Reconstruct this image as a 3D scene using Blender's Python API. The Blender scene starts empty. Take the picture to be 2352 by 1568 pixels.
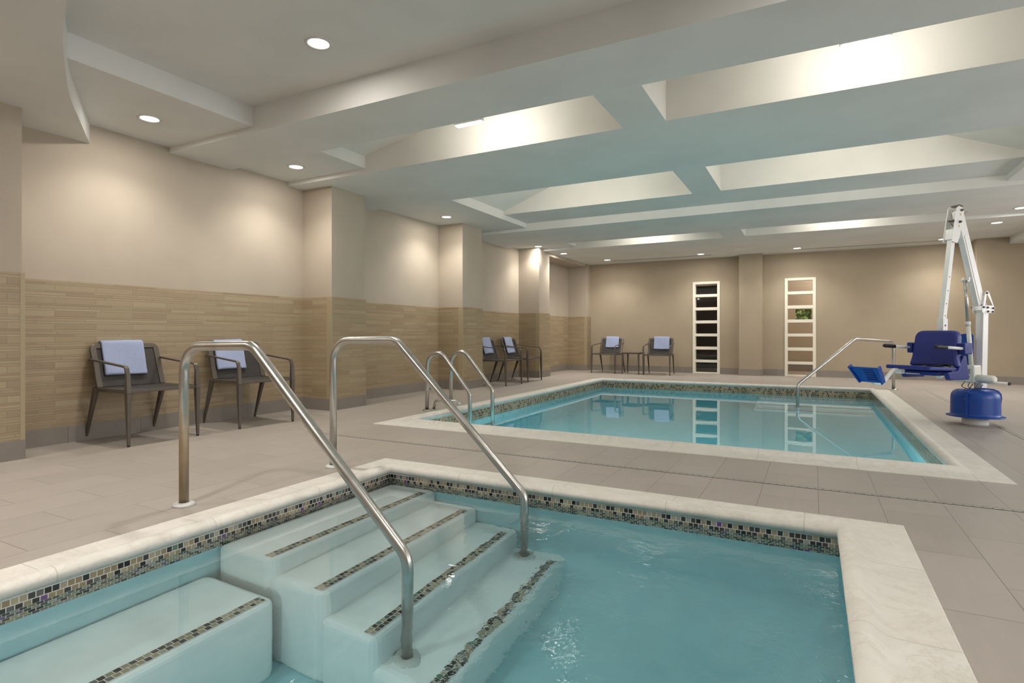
import bpy, math, random
from mathutils import Vector, Matrix
random.seed(7)
sc = bpy.context.scene
COL = sc.collection
PI = math.pi

# ------------------------------------------------------------------ camera, world, exposure
FPX, CX, HZ = 1308.0, 1176.0, 767.5
YAW = math.atan((1867.0 - 1176.0) / FPX)
cam_d = bpy.data.cameras.new('camera')
cam = bpy.data.objects.new('camera', cam_d)
COL.objects.link(cam)
sc.camera = cam
cam_d.sensor_width = 36.0
cam_d.lens = FPX / 2352.0 * 36.0
cam_d.shift_y = -(784.0 - HZ) / 2352.0
cam_d.clip_start = 0.02
cam_d.clip_end = 200
cam.location = (0, 0, 1.0)
cam.rotation_euler = (PI / 2, 0, YAW)

w = bpy.data.worlds.new('world')
sc.world = w
w.use_nodes = True
bg = w.node_tree.nodes['Background']
bg.inputs[0].default_value = (0.75, 0.88, 1.0, 1)
bg.inputs[1].default_value = 1.0

sc.view_settings.view_transform = 'Standard'
sc.view_settings.look = 'None'
sc.view_settings.gamma = 1.0
sc.view_settings.exposure = 0.26
sc.view_settings.use_curve_mapping = False

cy = sc.cycles
cy.use_denoising = True
cy.max_bounces = 8
cy.diffuse_bounces = 4
cy.glossy_bounces = 3
cy.transmission_bounces = 5
cy.transparent_max_bounces = 8
cy.volume_bounces = 0
cy.sample_clamp_indirect = 4.0
cy.caustics_reflective = True
cy.caustics_refractive = True
cy.blur_glossy = 0.6
cy.use_adaptive_sampling = True
cy.adaptive_threshold = 0.05
cy.adaptive_min_samples = 16

SPOT_W = 54.0      # a recessed downlight
GLOW_W = 7.0      # its wide soft part
TUB_FILL_W = 2.6      # an unseen underwater lamp added to brighten the hot tub
POOL_FILL_W = 19.0     # an unseen underwater lamp added to make the pool water brighter
DAY_FILL_W = 68.0       # fill light at one added, unseen window of the right wall
FLOOD_W = 4.7      # a flood light inside a ceiling coffer

# ------------------------------------------------------------------ key measures (metres, camera at the origin, 1 m up)
WL = -6.10                    # left wall
PF = -5.57                    # face of the pilasters
YB = 15.2                     # far wall
XR, YN = 5.6, -2.6            # right and near wall, out of view
ZS, ZB = 3.0, 2.943           # side soffit, beams
TUB = (-3.04, 0.14, 0.418, 3.575)      # outer edge of the hot tub coping
POOL = (-4.345, 4.905, 1.203, 12.17)   # outer edge of the pool coping
ZTW, ZPW = -0.0725, -0.137    # water levels


# ------------------------------------------------------------------ mesh builder
class MB:
    def __init__(self):
        self.v, self.f, self.uv, self.sm = [], [], [], []

    def face(self, pts, uv=None, smooth=False):
        b = len(self.v)
        self.v.extend([tuple(p) for p in pts])
        self.f.append(list(range(b, b + len(pts))))
        self.uv.append(uv if uv else [(0, 0)] * len(pts))
        self.sm.append(smooth)

    def idx(self, ids, smooth=False, uv=None):
        self.f.append(list(ids))
        self.uv.append(uv if uv else [(0, 0)] * len(ids))
        self.sm.append(smooth)

    def obox(self, c, ax, h):
        c = Vector(c)
        ax = [Vector(a).normalized() for a in ax]
        b = len(self.v)
        for sx in (-1, 1):
            for sy in (-1, 1):
                for sz in (-1, 1):
                    self.v.append(tuple(c + ax[0] * h[0] * sx + ax[1] * h[1] * sy + ax[2] * h[2] * sz))
        for q in ((0, 1, 3, 2), (4, 6, 7, 5), (0, 4, 5, 1), (2, 3, 7, 6), (0, 2, 6, 4), (1, 5, 7, 3)):
            self.idx([b + i for i in q])
        return self

    def box(self, lo, hi):
        c = [(a + b) / 2 for a, b in zip(lo, hi)]
        h = [abs(b - a) / 2 for a, b in zip(lo, hi)]
        return self.obox(c, ((1, 0, 0), (0, 1, 0), (0, 0, 1)), h)

    def beam(self, p, q, wd, th, up=(0, 0, 1), taper=None):
        """rectangular bar from p to q; wd across (side), th along up; taper=(wd2, th2) at q"""
        p, q = Vector(p), Vector(q)
        d = (q - p).normalized()
        up = Vector(up)
        s = d.cross(up)
        if s.length < 1e-5:
            s = d.cross(Vector((0, 1, 0)))
        s.normalize()
        u = s.cross(d).normalized()
        w2, t2 = taper if taper else (wd, th)
        b = len(self.v)
        for pt, ww, tt in ((p, wd, th), (q, w2, t2)):
            for a, c in ((-1, -1), (1, -1), (1, 1), (-1, 1)):
                self.v.append(tuple(pt + s * a * ww / 2 + u * c * tt / 2))
        for k in range(4):
            self.idx([b + k, b + (k + 1) % 4, b + 4 + (k + 1) % 4, b + 4 + k])
        self.idx([b + 3, b + 2, b + 1, b])
        self.idx([b + 4, b + 5, b + 6, b + 7])
        return self

    def tube(self, pts, r, n=20, cap=True, rs=None):
        pts = [Vector(p) for p in pts]
        m = len(pts)
        dirs = []
        for i in range(m):
            a = pts[max(i - 1, 0)]
            c = pts[min(i + 1, m - 1)]
            dirs.append((c - a).normalized())
        ref = Vector((0, 0, 1)) if abs(dirs[0].z) < 0.9 else Vector((0, 1, 0))
        nrm = (ref - dirs[0] * ref.dot(dirs[0])).normalized()
        b = len(self.v)
        for i in range(m):
            nrm = (nrm - dirs[i] * nrm.dot(dirs[i])).normalized()
            bi = dirs[i].cross(nrm)
            rr = rs[i] if rs else r
            for k in range(n):
                a = 2 * PI * k / n
                self.v.append(tuple(pts[i] + nrm * math.cos(a) * rr + bi * math.sin(a) * rr))
        for i in range(m - 1):
            for k in range(n):
                k2 = (k + 1) % n
                self.idx([b + i * n + k, b + i * n + k2, b + (i + 1) * n + k2, b + (i + 1) * n + k], True)
        if cap:
            self.idx([b + k for k in range(n)][::-1])
            self.idx([b + (m - 1) * n + k for k in range(n)])
        return self

    def lathe(self, prof, c=(0, 0, 0), n=40, a0=0.0, a1=2 * PI, smooth=True, closed=True):
        b = len(self.v)
        m = len(prof)
        nn = n if closed else n + 1
        for k in range(nn):
            a = a0 + (a1 - a0) * k / n
            for r, z in prof:
                self.v.append((c[0] + r * math.cos(a), c[1] + r * math.sin(a), c[2] + z))
        for k in range(n):
            k2 = (k + 1) % nn
            for i in range(m - 1):
                self.idx([b + k * m + i, b + k2 * m + i, b + k2 * m + i + 1, b + k * m + i + 1], smooth)
        if closed:
            if prof[0][0] > 1e-6:
                self.idx([b + k * m for k in range(nn)][::-1])
            if prof[-1][0] > 1e-6:
                self.idx([b + k * m + m - 1 for k in range(nn)])
        return self

    def prism(self, poly, o, ex, ey, ez, h):
        """2-D polygon in the (ex, ey) plane at origin o, extruded +-h/2 along ez"""
        o, ex, ey, ez = Vector(o), Vector(ex), Vector(ey), Vector(ez)
        b = len(self.v)
        m = len(poly)
        for s in (-0.5, 0.5):
            for x, y in poly:
                self.v.append(tuple(o + ex * x + ey * y + ez * h * s))
        for k in range(m):
            k2 = (k + 1) % m
            self.idx([b + k, b + k2, b + m + k2, b + m + k])
        self.idx([b + k for k in range(m)][::-1])
        self.idx([b + m + k for k in range(m)])
        return self

    def build(self, name, mat, parent=None, bevel=0, seg=2, clean=True, loc=None, rz=None):
        me = bpy.data.meshes.new(name)
        me.from_pydata(self.v, [], self.f)
        uvl = me.uv_layers.new(name='uv')
        i = 0
        for p, uv, s in zip(me.polygons, self.uv, self.sm):
            p.use_smooth = s
            for q in uv:
                uvl.data[i].uv = q
                i += 1
        me.materials.append(mat)
        import bmesh
        bm = bmesh.new()
        bm.from_mesh(me)
        if clean:
            bmesh.ops.remove_doubles(bm, verts=bm.verts, dist=1e-5)
        bmesh.ops.recalc_face_normals(bm, faces=bm.faces)
        bm.to_mesh(me)
        bm.free()
        ob = bpy.data.objects.new(name, me)
        COL.objects.link(ob)
        if parent:
            ob.parent = parent
        if loc:
            ob.location = loc
        if rz is not None:
            ob.rotation_euler = (0, 0, rz)
        if bevel:
            md = ob.modifiers.new('bevel', 'BEVEL')
            md.width = bevel
            md.segments = seg
            md.limit_method = 'ANGLE'
            md.angle_limit = math.radians(40)
        return ob


def thing(name, label, cat, loc=(0, 0, 0), rz=0.0, group=None):
    o = bpy.data.objects.new(name, None)
    o.empty_display_size = 0.1
    COL.objects.link(o)
    o.location = loc
    o.rotation_euler = (0, 0, rz)
    o['label'] = label
    o['category'] = cat
    if group:
        o['group'] = group
    return o


def tag(o, label, cat, group=None, kind=None):
    o['label'] = label
    o['category'] = cat
    if group:
        o['group'] = group
    if kind:
        o['kind'] = kind
    return o


def struct(o, label=None):
    o['kind'] = 'structure'
    if label:
        o['label'] = label
    return o


def copy_tree(o, parent=None):
    c = o.copy()
    COL.objects.link(c)
    if parent:
        c.parent = parent
    for ch in list(o.children):
        copy_tree(ch, c)
    return c


def fillet(pts, rad, n=8):
    """round the corners of a polyline; rad may be a list"""
    pts = [Vector(p) for p in pts]
    out = [pts[0]]
    for i in range(1, len(pts) - 1):
        r = rad[i - 1] if isinstance(rad, (list, tuple)) else rad
        a = (pts[i - 1] - pts[i]).normalized()
        b = (pts[i + 1] - pts[i]).normalized()
        ang = a.angle(b)
        t = r / math.tan(ang / 2)
        c = pts[i] + (a + b).normalized() * (r / math.sin(ang / 2))
        p0, p1 = pts[i] + a * t, pts[i] + b * t
        v0, v1 = p0 - c, p1 - c
        tot = v0.angle(v1)
        for k in range(n + 1):
            s = k / n
            v = (v0 * math.sin((1 - s) * tot) + v1 * math.sin(s * tot)) / math.sin(tot)
            out.append(c + v)
    out.append(pts[-1])
    return out


def rrect(x0, y0, x1, y1, r, n=5):
    out = []
    for cx, cy_, a0 in ((x1 - r, y1 - r, 0), (x0 + r, y1 - r, PI / 2), (x0 + r, y0 + r, PI), (x1 - r, y0 + r, 1.5 * PI)):
        for k in range(n + 1):
            a = a0 + PI / 2 * k / n
            out.append((cx + r * math.cos(a), cy_ + r * math.sin(a)))
    return out


# ------------------------------------------------------------------ node helper: arithmetic on sockets
class S:
    def __init__(self, nt, sock):
        self.nt, self.s = nt, sock

    def _m(self, op, o=None, o2=None):
        n = self.nt.nodes.new('ShaderNodeMath')
        n.operation = op
        self.nt.links.new(self.s, n.inputs[0])
        for i, q in ((1, o), (2, o2)):
            if q is None:
                continue
            if isinstance(q, S):
                self.nt.links.new(q.s, n.inputs[i])
            else:
                n.inputs[i].default_value = q
        return S(self.nt, n.outputs[0])

    def __add__(self, o): return self._m('ADD', o)
    def __sub__(self, o): return self._m('SUBTRACT', o)
    def __mul__(self, o): return self._m('MULTIPLY', o)
    def __truediv__(self, o): return self._m('DIVIDE', o)
    def floor(self): return self._m('FLOOR')
    def frac(self): return self._m('FRACT')
    def mod(self, o): return self._m('FLOORED_MODULO', o)
    def abs(self): return self._m('ABSOLUTE')
    def lt(self, o): return self._m('LESS_THAN', o)
    def gt(self, o): return self._m('GREATER_THAN', o)
    def min(self, o): return self._m('MINIMUM', o)
    def max(self, o): return self._m('MAXIMUM', o)
    def neg(self): return self._m('MULTIPLY', -1.0)
    def smooth(self, a, b):
        n = self.nt.nodes.new('ShaderNodeMapRange')
        n.interpolation_type = 'SMOOTHSTEP'
        self.nt.links.new(self.s, n.inputs[0])
        n.inputs[1].default_value = a
        n.inputs[2].default_value = b
        return S(self.nt, n.outputs[0])


class Mat:
    def __init__(self, name, base=(0.8, 0.8, 0.8), rough=0.5, metal=0.0, spec=0.5):
        self.m = bpy.data.materials.new(name)
        self.m.use_nodes = True
        self.nt = self.m.node_tree
        self.b = self.nt.nodes['Principled BSDF']
        self.set('Base Color', (*base, 1))
        self.set('Roughness', rough)
        self.set('Metallic', metal)
        self.set('Specular IOR Level', spec)

    def set(self, k, v):
        if isinstance(v, S):
            self.nt.links.new(v.s, self.b.inputs[k])
        elif hasattr(v, 'is_output'):
            self.nt.links.new(v, self.b.inputs[k])
        else:
            self.b.inputs[k].default_value = v

    def node(self, t, **kw):
        n = self.nt.nodes.new(t)
        for k, v in kw.items():
            setattr(n, k, v)
        return n

    def link(self, a, b):
        self.nt.links.new(a.s if isinstance(a, S) else a, b)

    def xyz(self, src='Object'):
        tc = self.node('ShaderNodeTexCoord')
        sp = self.node('ShaderNodeSeparateXYZ')
        self.link(tc.outputs[src], sp.inputs[0])
        self._vec = tc.outputs[src]
        return [S(self.nt, o) for o in sp.outputs]

    def uv(self): return self.xyz('UV')[:2]

    def comb(self, x, y, z=0.0):
        c = self.node('ShaderNodeCombineXYZ')
        for i, q in enumerate((x, y, z)):
            if isinstance(q, S):
                self.link(q, c.inputs[i])
            else:
                c.inputs[i].default_value = q
        return c.outputs[0]

    def noise(self, scale, detail=3, rough=0.55, vec=None, dist=0.0):
        n = self.node('ShaderNodeTexNoise')
        n.inputs['Scale'].default_value = scale
        n.inputs['Detail'].default_value = detail
        n.inputs['Roughness'].default_value = rough
        n.inputs['Distortion'].default_value = dist
        if vec is None:
            tc = self.node('ShaderNodeTexCoord')
            vec = tc.outputs['Object']
        self.link(vec, n.inputs['Vector'])
        return S(self.nt, n.outputs['Fac'])

    def white(self, x, y, z=0.0):
        n = self.node('ShaderNodeTexWhiteNoise', noise_dimensions='3D')
        self.link(self.comb(x, y, z), n.inputs['Vector'])
        return S(self.nt, n.outputs['Value'])

    def ramp(self, fac, stops, interp='LINEAR'):
        r = self.node('ShaderNodeValToRGB')
        cr = r.color_ramp
        cr.interpolation = interp
        while len(cr.elements) < len(stops):
            cr.elements.new(0.5)
        for e, (p, c) in zip(cr.elements, stops):
            e.position = p
            e.color = (*c, 1)
        self.link(fac, r.inputs[0])
        return r.outputs[0]

    def mix(self, fac, a, b):
        n = self.node('ShaderNodeMix', data_type='RGBA')
        if isinstance(fac, S):
            self.link(fac, n.inputs[0])
        else:
            n.inputs[0].default_value = fac
        for q, i in ((a, 6), (b, 7)):
            if isinstance(q, tuple):
                n.inputs[i].default_value = (*q, 1)
            else:
                self.link(q, n.inputs[i])
        return n.outputs[2]

    def bump(self, h, strength=0.3, dist=0.01):
        n = self.node('ShaderNodeBump')
        n.inputs['Strength'].default_value = strength
        n.inputs['Distance'].default_value = dist
        self.link(h, n.inputs['Height'])
        self.link(n.outputs[0], self.b.inputs['Normal'])
        return n


def m_paint(name, col, bump=0.25, scale=170):
    M = Mat(name, col, 0.75, spec=0.25)
    n = M.noise(scale, 2)
    big = M.noise(1.3, 2)
    c2 = tuple(c * 0.93 for c in col)
    M.set('Base Color', M.mix(big.smooth(0.35, 0.7), col, c2))
    M.bump(n, bump, 0.004)
    return M.m


def m_plain(name, col, rough=0.5, metal=0.0, spec=0.5, bump=0.0, scale=90):
    M = Mat(name, col, rough, metal, spec)
    n = M.noise(scale, 3)
    c2 = tuple(c * 0.95 for c in col)
    M.set('Base Color', M.mix(n.smooth(0.3, 0.75), col, c2))
    if bump:
        M.bump(n, bump, 0.002)
    return M.m


def m_emit(name, col, st):
    M = Mat(name, (0.9, 0.9, 0.9), 0.5)
    M.set('Emission Color', (*col, 1))
    M.set('Emission Strength', st)
    return M.m


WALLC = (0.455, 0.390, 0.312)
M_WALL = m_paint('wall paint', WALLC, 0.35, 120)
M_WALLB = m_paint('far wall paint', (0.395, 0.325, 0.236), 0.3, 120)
M_CEIL = m_paint('ceiling paint', (0.71, 0.70, 0.67), 0.12, 140)
M_COFF = m_paint('coffer paint', (0.72, 0.705, 0.66), 0.3, 110)
M_BASE = None


def m_baseboard():
    M = Mat('base tile', (0.20, 0.175, 0.152), 0.45)
    u, v = M.uv()
    t = (u / 0.646)
    j = (t.frac() - 0.5).abs().gt(0.497)
    rnd = M.white(t.floor(), 3.0)
    n = M.noise(14, 4)
    c = M.mix(rnd * 0.5 + n * 0.5, (0.27, 0.235, 0.205), (0.21, 0.182, 0.158))
    M.set('Base Color', M.mix(j, c, (0.10, 0.088, 0.078)))
    return M.m


def m_wainscot():
    M = Mat('strip mosaic tile', (0.42, 0.33, 0.21), 0.42)
    u, v = M.uv()
    P = 0.117
    vv = (v + 0.011)
    per = (vv / P).floor()
    t = vv - per * P
    # rows inside one period: 0-.055 wide, .055-.075 thin, .075-.101 medium, .101-.117 thin
    r1, r2, r3 = t.gt(0.055), t.gt(0.075), t.gt(0.101)
    row = r1 + r2 + r3
    gy = None
    for e in (0.0, 0.055, 0.075, 0.101, 0.117):
        d = (t - e).abs()
        gy = d if gy is None else gy.min(d)
    off = M.white(row, per * 0.0 + 1.0, 2.0)
    rowid = per * 4.0 + row
    off = M.white(rowid, 5.0) * 3.0
    wide = row.lt(0.5)
    off = off * (wide.neg() + 1.0)
    ln = wide * 0.336 + (wide.neg() + 1.0) * 0.39
    uu = u / ln + off
    gx = ((uu.frac() - 0.5).abs().neg() + 0.5) * ln
    g = gy.min(gx)
    grout = g.lt(0.0017)
    rnd = M.white(uu.floor(), rowid)
    rnd2 = M.white(rowid, uu.floor(), 9.0)
    fine = M.noise(45, 4)
    c = M.ramp(rnd, [(0.0, (0.300, 0.218, 0.134)), (0.3, (0.342, 0.257, 0.157)), (0.65, (0.364, 0.278, 0.172)), (1.0, (0.40, 0.313, 0.202))])
    c = M.mix(fine * 0.35, c, (0.32, 0.24, 0.155))
    c = M.mix(rnd2.gt(0.85) * 0.35, c, (0.34, 0.305, 0.19))
    M.set('Base Color', M.mix(grout, c, (0.235, 0.18, 0.115)))
    M.bump(g.smooth(0.0, 0.004), 0.25, 0.003)
    return M.m


def m_mosaic(name, dark=0.46, size=0.0275, grout=(0.62, 0.60, 0.55), warm=0.0):
    M = Mat(name, (0.4, 0.4, 0.4), 0.16)
    u, v = M.uv()
    r = (v / size)
    ri = r.floor()
    q = u / size + ri * 0.5 + 400.0
    qi = q.floor()
    gx = (q.frac() - 0.5).abs()
    gy = (r.frac() - 0.5).abs()
    tile = gx.lt(0.437) * gy.lt(0.437)
    rnd = M.white(qi, ri)
    rnd2 = M.white(ri, qi, 4.0)
    c = M.ramp(rnd, [(0.0, (0.008, 0.007, 0.008)), (dark * 0.42, (0.030, 0.032, 0.036)), (dark * 0.70, (0.060, 0.030, 0.025)),
                     (dark * 0.80, (0.12, 0.12, 0.12)), (dark, (0.33, 0.265, 0.165)), (dark + 0.17, (0.40, 0.34, 0.24)),
                     (dark + 0.32, (0.30, 0.225, 0.13)), (0.93, (0.38, 0.34, 0.30)), (0.975, (0.085, 0.20, 0.14)), (0.988, (0.14, 0.045, 0.22))], 'CONSTANT')
    c = M.mix(rnd2 * 0.3, c, (0.16, 0.145, 0.12))
    if warm:
        c = M.mix(warm, c, (0.36, 0.27, 0.13))
    M.set('Base Color', M.mix(tile, grout, c))
    M.set('Roughness', (tile.neg() + 1.0) * 0.5 + 0.14)
    M.bump(gx.max(gy).smooth(0.5, 0.40), 0.35, 0.002)
    return M.m


def m_floor():
    M = Mat('floor tile', (0.34, 0.30, 0.265), 0.42, spec=0.4)
    x, y, z = M.xyz()
    PX, PY = 0.323, 0.646
    cx = (x - 0.030) / PX
    ci = cx.floor()
    odd = (ci / 2.0).frac().gt(0.25)
    cyy = (y - 4.187) / PY + odd * 0.5
    gx = ((cx.frac() - 0.5).abs().neg() + 0.5) * PX
    gy = ((cyy.frac() - 0.5).abs().neg() + 0.5) * PY
    g = gx.min(gy)
    joint = g.lt(0.0016)
    rnd = M.white(ci, cyy.floor())
    st = M.noise(1.0, 5, 0.6, vec=M.comb(x * 30.0, y * 4.0, rnd * 20.0))
    cl = M.noise(1.6, 3)
    c = M.mix(rnd, (0.355, 0.315, 0.280), (0.395, 0.352, 0.315))
    c = M.mix(st.smooth(0.35, 0.75) * 0.35, c, (0.45, 0.405, 0.365))
    c = M.mix(cl.smooth(0.4, 0.8) * 0.25, c, (0.32, 0.275, 0.235))
    M.set('Base Color', M.mix(joint, c, (0.20, 0.17, 0.145)))
    M.set('Roughness', st * 0.15 + 0.36)
    M.bump(g.smooth(0.0, 0.003), 0.25, 0.002)
    return M.m


def m_coping():
    M = Mat('coping stone', (0.70, 0.67, 0.61), 0.48, spec=0.4)
    u, v = M.uv()
    uu = u / 0.70
    j = (uu.frac() - 0.5).abs().gt(0.4965)
    rnd = M.white(uu.floor(), 7.0)
    cl = M.noise(5.0, 5, 0.6, dist=1.2)
    vein = M.noise(2.6, 6, 0.65, dist=2.5)
    sp = M.noise(60, 3)
    c = M.mix(cl.smooth(0.35, 0.7), (0.74, 0.71, 0.655), (0.66, 0.63, 0.575))
    c = M.mix(((vein - 0.5).abs().smooth(0.03, 0.0)) * 0.35, c, (0.52, 0.47, 0.41))
    c = M.mix(rnd * 0.25, c, (0.76, 0.70, 0.62))
    M.set('Base Color', M.mix(j, c, (0.54, 0.50, 0.44)))
    h = cl * 0.6 + sp * 0.4
    # fine carved drag lines along the middle of the flat
    ridge = ((u / 0.021).frac() - 0.5).abs() * v.smooth(0.07, 0.10) * v.smooth(0.18, 0.15)
    M.bump(h + ridge * 0.5 - j * 1.5, 0.22, 0.004)
    return M.m


def m_plaster(name, a, b):
    M = Mat(name, a, 0.6)
    n = M.noise(7, 4)
    M.set('Base Color', M.mix(n.smooth(0.3, 0.7), a, b))
    return M.m


def m_water(name, strength, mask=None, scale=5.0, dens=0.5, col=(0.30, 0.80, 0.88), fine=0.0):
    m = bpy.data.materials.new(name)
    m.use_nodes = True
    nt = m.node_tree
    M = Mat.__new__(Mat)
    M.m, M.nt = m, nt
    nt.nodes.remove(nt.nodes['Principled BSDF'])
    out = nt.nodes['Material Output']
    g = nt.nodes.new('ShaderNodeBsdfGlass')
    g.inputs['IOR'].default_value = 1.333
    g.inputs['Roughness'].default_value = 0.0
    g.inputs['Color'].default_value = (1, 1, 1, 1)
    x, y, z = M.xyz()
    n1 = M.noise(scale, 2, 0.5, dist=0.6, vec=M.comb(x, y * 0.8, 0.0))
    n2 = M.noise(scale * 4.5, 2, 0.5, vec=M.comb(x, y, 3.0))
    n3 = M.noise(scale * 16.0, 1, 0.5, vec=M.comb(x, y, 8.0))
    h = n1 + n2 * 0.26 + n3 * fine
    if mask:
        h = h * mask(M, x, y)
    b = nt.nodes.new('ShaderNodeBump')
    b.inputs['Strength'].default_value = strength
    b.inputs['Distance'].default_value = 0.02
    M.link(h, b.inputs['Height'])
    nt.links.new(b.outputs[0], g.inputs['Normal'])
    va = nt.nodes.new('ShaderNodeVolumeAbsorption')
    va.inputs['Color'].default_value = (*col, 1)
    va.inputs['Density'].default_value = dens
    nt.links.new(g.outputs[0], out.inputs['Surface'])
    nt.links.new(va.outputs[0], out.inputs['Volume'])
    return m


def m_steel():
    M = Mat('brushed steel', (0.62, 0.60, 0.57), 0.26, 1.0)
    x, y, z = M.xyz()
    n = M.noise(1.0, 4, 0.6, vec=M.comb(x * 40.0, y * 40.0, z * 260.0))
    M.set('Roughness', n * 0.14 + 0.24)
    cl = M.noise(9, 3)
    M.set('Base Color', M.mix(cl.smooth(0.35, 0.8), (0.56, 0.55, 0.53), (0.46, 0.44, 0.405)))
    M.bump(n, 0.05, 0.001)
    return M.m


def m_steel_stained():
    """steel with tan mineral staining on the lowest part of the post"""
    M = Mat('stained steel', (0.62, 0.60, 0.57), 0.26, 1.0)
    x, y, z = M.xyz()
    n = M.noise(1.0, 4, 0.6, vec=M.comb(x * 40.0, y * 40.0, z * 260.0))
    sp = M.noise(26, 5, 0.7)
    st = (z + (sp - 0.5) * 0.16).smooth(0.72, 0.30) * z.smooth(-0.02, 0.0) * x.smooth(-3.18, -3.26)
    M.set('Roughness', n * 0.14 + st * 0.14 + 0.24)
    cl = M.noise(9, 3)
    c = M.mix(cl.smooth(0.35, 0.8), (0.56, 0.55, 0.53), (0.46, 0.44, 0.405))
    M.set('Base Color', M.mix(st * 0.85, c, (0.42, 0.295, 0.145)))
    M.bump(n + sp * st, 0.06, 0.001)
    return M.m


def m_towel():
    M = Mat('towel terry', (0.47, 0.51, 0.66), 0.95, spec=0.1)
    n = M.noise(420, 2)
    n2 = M.noise(60, 3)
    M.set('Base Color', M.mix(n * 0.6 + n2 * 0.4, (0.44, 0.50, 0.70), (0.28, 0.33, 0.51)))
    M.set('Sheen Weight', 0.3)
    M.bump(n + n2, 0.8, 0.004)
    return M.m


def m_mesh_fabric():
    M = Mat('sling mesh', (0.040, 0.034, 0.030), 0.55)
    u = M.noise(600, 1)
    M.set('Base Color', M.mix(u.smooth(0.4, 0.6), (0.050, 0.042, 0.037), (0.026, 0.022, 0.020)))
    M.bump(u, 0.4, 0.001)
    return M.m


def m_drain():
    M = Mat('slot drain cover', (0.34, 0.30, 0.27), 0.5)
    u, v = M.uv()
    slot = ((u / 0.045).frac() - 0.5).abs().lt(0.12) * (v - 0.012).abs().lt(0.006)
    gap = v.gt(0.030)
    M.set('Base Color', M.mix(slot.max(gap), (0.42, 0.38, 0.34), (0.035, 0.03, 0.027)))
    return M.m


def m_foliage():
    M = Mat('leaves', (0.10, 0.22, 0.03), 0.6)
    n = M.noise(9, 6, 0.7)
    M.set('Base Color', M.ramp(n, [(0.3, (0.12, 0.24, 0.05)), (0.5, (0.40, 0.55, 0.14)), (0.7, (0.80, 0.88, 0.45))]))
    M.bump(n, 1.0, 0.1)
    return M.m


def m_glass():
    M = Mat('window glass', (0.55, 0.50, 0.46), 0.02)
    nt = M.nt
    nt.nodes.remove(M.b)
    out = nt.nodes['Material Output']
    tr = nt.nodes.new('ShaderNodeBsdfTransparent')
    tr.inputs[0].default_value = (0.80, 0.76, 0.72, 1)
    gl = nt.nodes.new('ShaderNodeBsdfGlossy')
    gl.inputs['Roughness'].default_value = 0.02
    fr = nt.nodes.new('ShaderNodeFresnel')
    fr.inputs['IOR'].default_value = 1.5
    n = M.noise(2.0, 2)
    bb = nt.nodes.new('ShaderNodeBump')
    bb.inputs['Strength'].default_value = 0.02
    M.link(n, bb.inputs['Height'])
    nt.links.new(bb.outputs[0], gl.inputs['Normal'])
    mx = nt.nodes.new('ShaderNodeMixShader')
    nt.links.new(fr.outputs[0], mx.inputs[0])
    nt.links.new(tr.outputs[0], mx.inputs[1])
    nt.links.new(gl.outputs[0], mx.inputs[2])
    nt.links.new(mx.outputs[0], out.inputs['Surface'])
    return M.m


M_BASE = m_baseboard()
M_WAIN = m_wainscot()
M_MOST = m_mosaic('glass mosaic of the hot tub', 0.50)
M_MOSP = m_mosaic('glass mosaic of the pool', 0.40, 0.034, (0.40, 0.35, 0.25), 0.18)
M_STRIPE = m_mosaic('step edge mosaic', 0.52)
M_FLOOR = m_floor()
M_COPE = m_coping()
M_PLAS = m_plaster('white step plaster', (0.86, 0.88, 0.86), (0.81, 0.84, 0.83))
M_TUBTINT = m_plaster('tub plaster with water tint', (0.42, 0.65, 0.69), (0.39, 0.61, 0.66))  # blue green of deep water painted into the tub walls and floor
M_POOLTINT = m_plaster('pool plaster with water tint', (0.36, 0.72, 0.77), (0.33, 0.68, 0.73))  # teal tint of the water's depth put into the plaster colour
M_STEEL = m_steel()
M_STAIN = m_steel_stained()
M_TOWEL = m_towel()
M_SLING = m_mesh_fabric()
M_DRAIN = m_drain()
M_LEAF = m_foliage()
M_GLASS = m_glass()
M_BRONZE = m_plain('bronze powder coat', (0.125, 0.105, 0.086), 0.42, 0.35)
M_BLACK = m_plain('black rubber', (0.012, 0.011, 0.011), 0.55)
M_WHITE = m_plain('white powder coat', (0.84, 0.83, 0.82), 0.35)
M_TRIMW = m_plain('white painted trim', (0.80, 0.75, 0.64), 0.45)
M_RING = m_plain('downlight trim', (0.62, 0.60, 0.57), 0.4)
M_BLUED = m_plain('dark blue plastic', (0.012, 0.023, 0.20), 0.42, bump=0.1)
M_BLUE = m_plain('blue plastic', (0.002, 0.050, 0.31), 0.38, bump=0.1)
M_GREY = m_plain('grey fastener', (0.16, 0.15, 0.14), 0.35, 0.8)
M_YEL = m_plain('yellow sticker', (0.75, 0.55, 0.05), 0.5)
M_FLANGE = m_plain('chalky flange', (0.62, 0.62, 0.61), 0.5, 0.3, bump=0.3, scale=60)
M_WPLAST = m_plain('white plastic', (0.78, 0.77, 0.73), 0.4)
M_LENS = m_emit('lamp lens', (1.0, 0.96, 0.90), 14.0)
M_FLENS = m_emit('flood lens', (1.0, 0.97, 0.90), 30.0)
M_WLENS = m_emit('underwater fill lens', (1.0, 1.0, 0.96), 1.5)  # glowing face of the added underwater fill lamps
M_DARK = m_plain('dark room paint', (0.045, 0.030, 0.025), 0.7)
M_CORR = m_plain('corridor paint', (0.44, 0.375, 0.285), 0.7)

# ------------------------------------------------------------------ floor (around both basins)
def rect_with_holes(xs, ys, solid, z, mb):
    for i in range(len(xs) - 1):
        for j in range(len(ys) - 1):
            x0, x1, y0, y1 = xs[i], xs[i + 1], ys[j], ys[j + 1]
            if solid((x0 + x1) / 2, (y0 + y1) / 2):
                mb.face([(x0, y0, z), (x1, y0, z), (x1, y1, z), (x0, y1, z)])


def inside(r, x, y): return r[0] < x < r[2] and r[1] < y < r[3]


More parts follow.
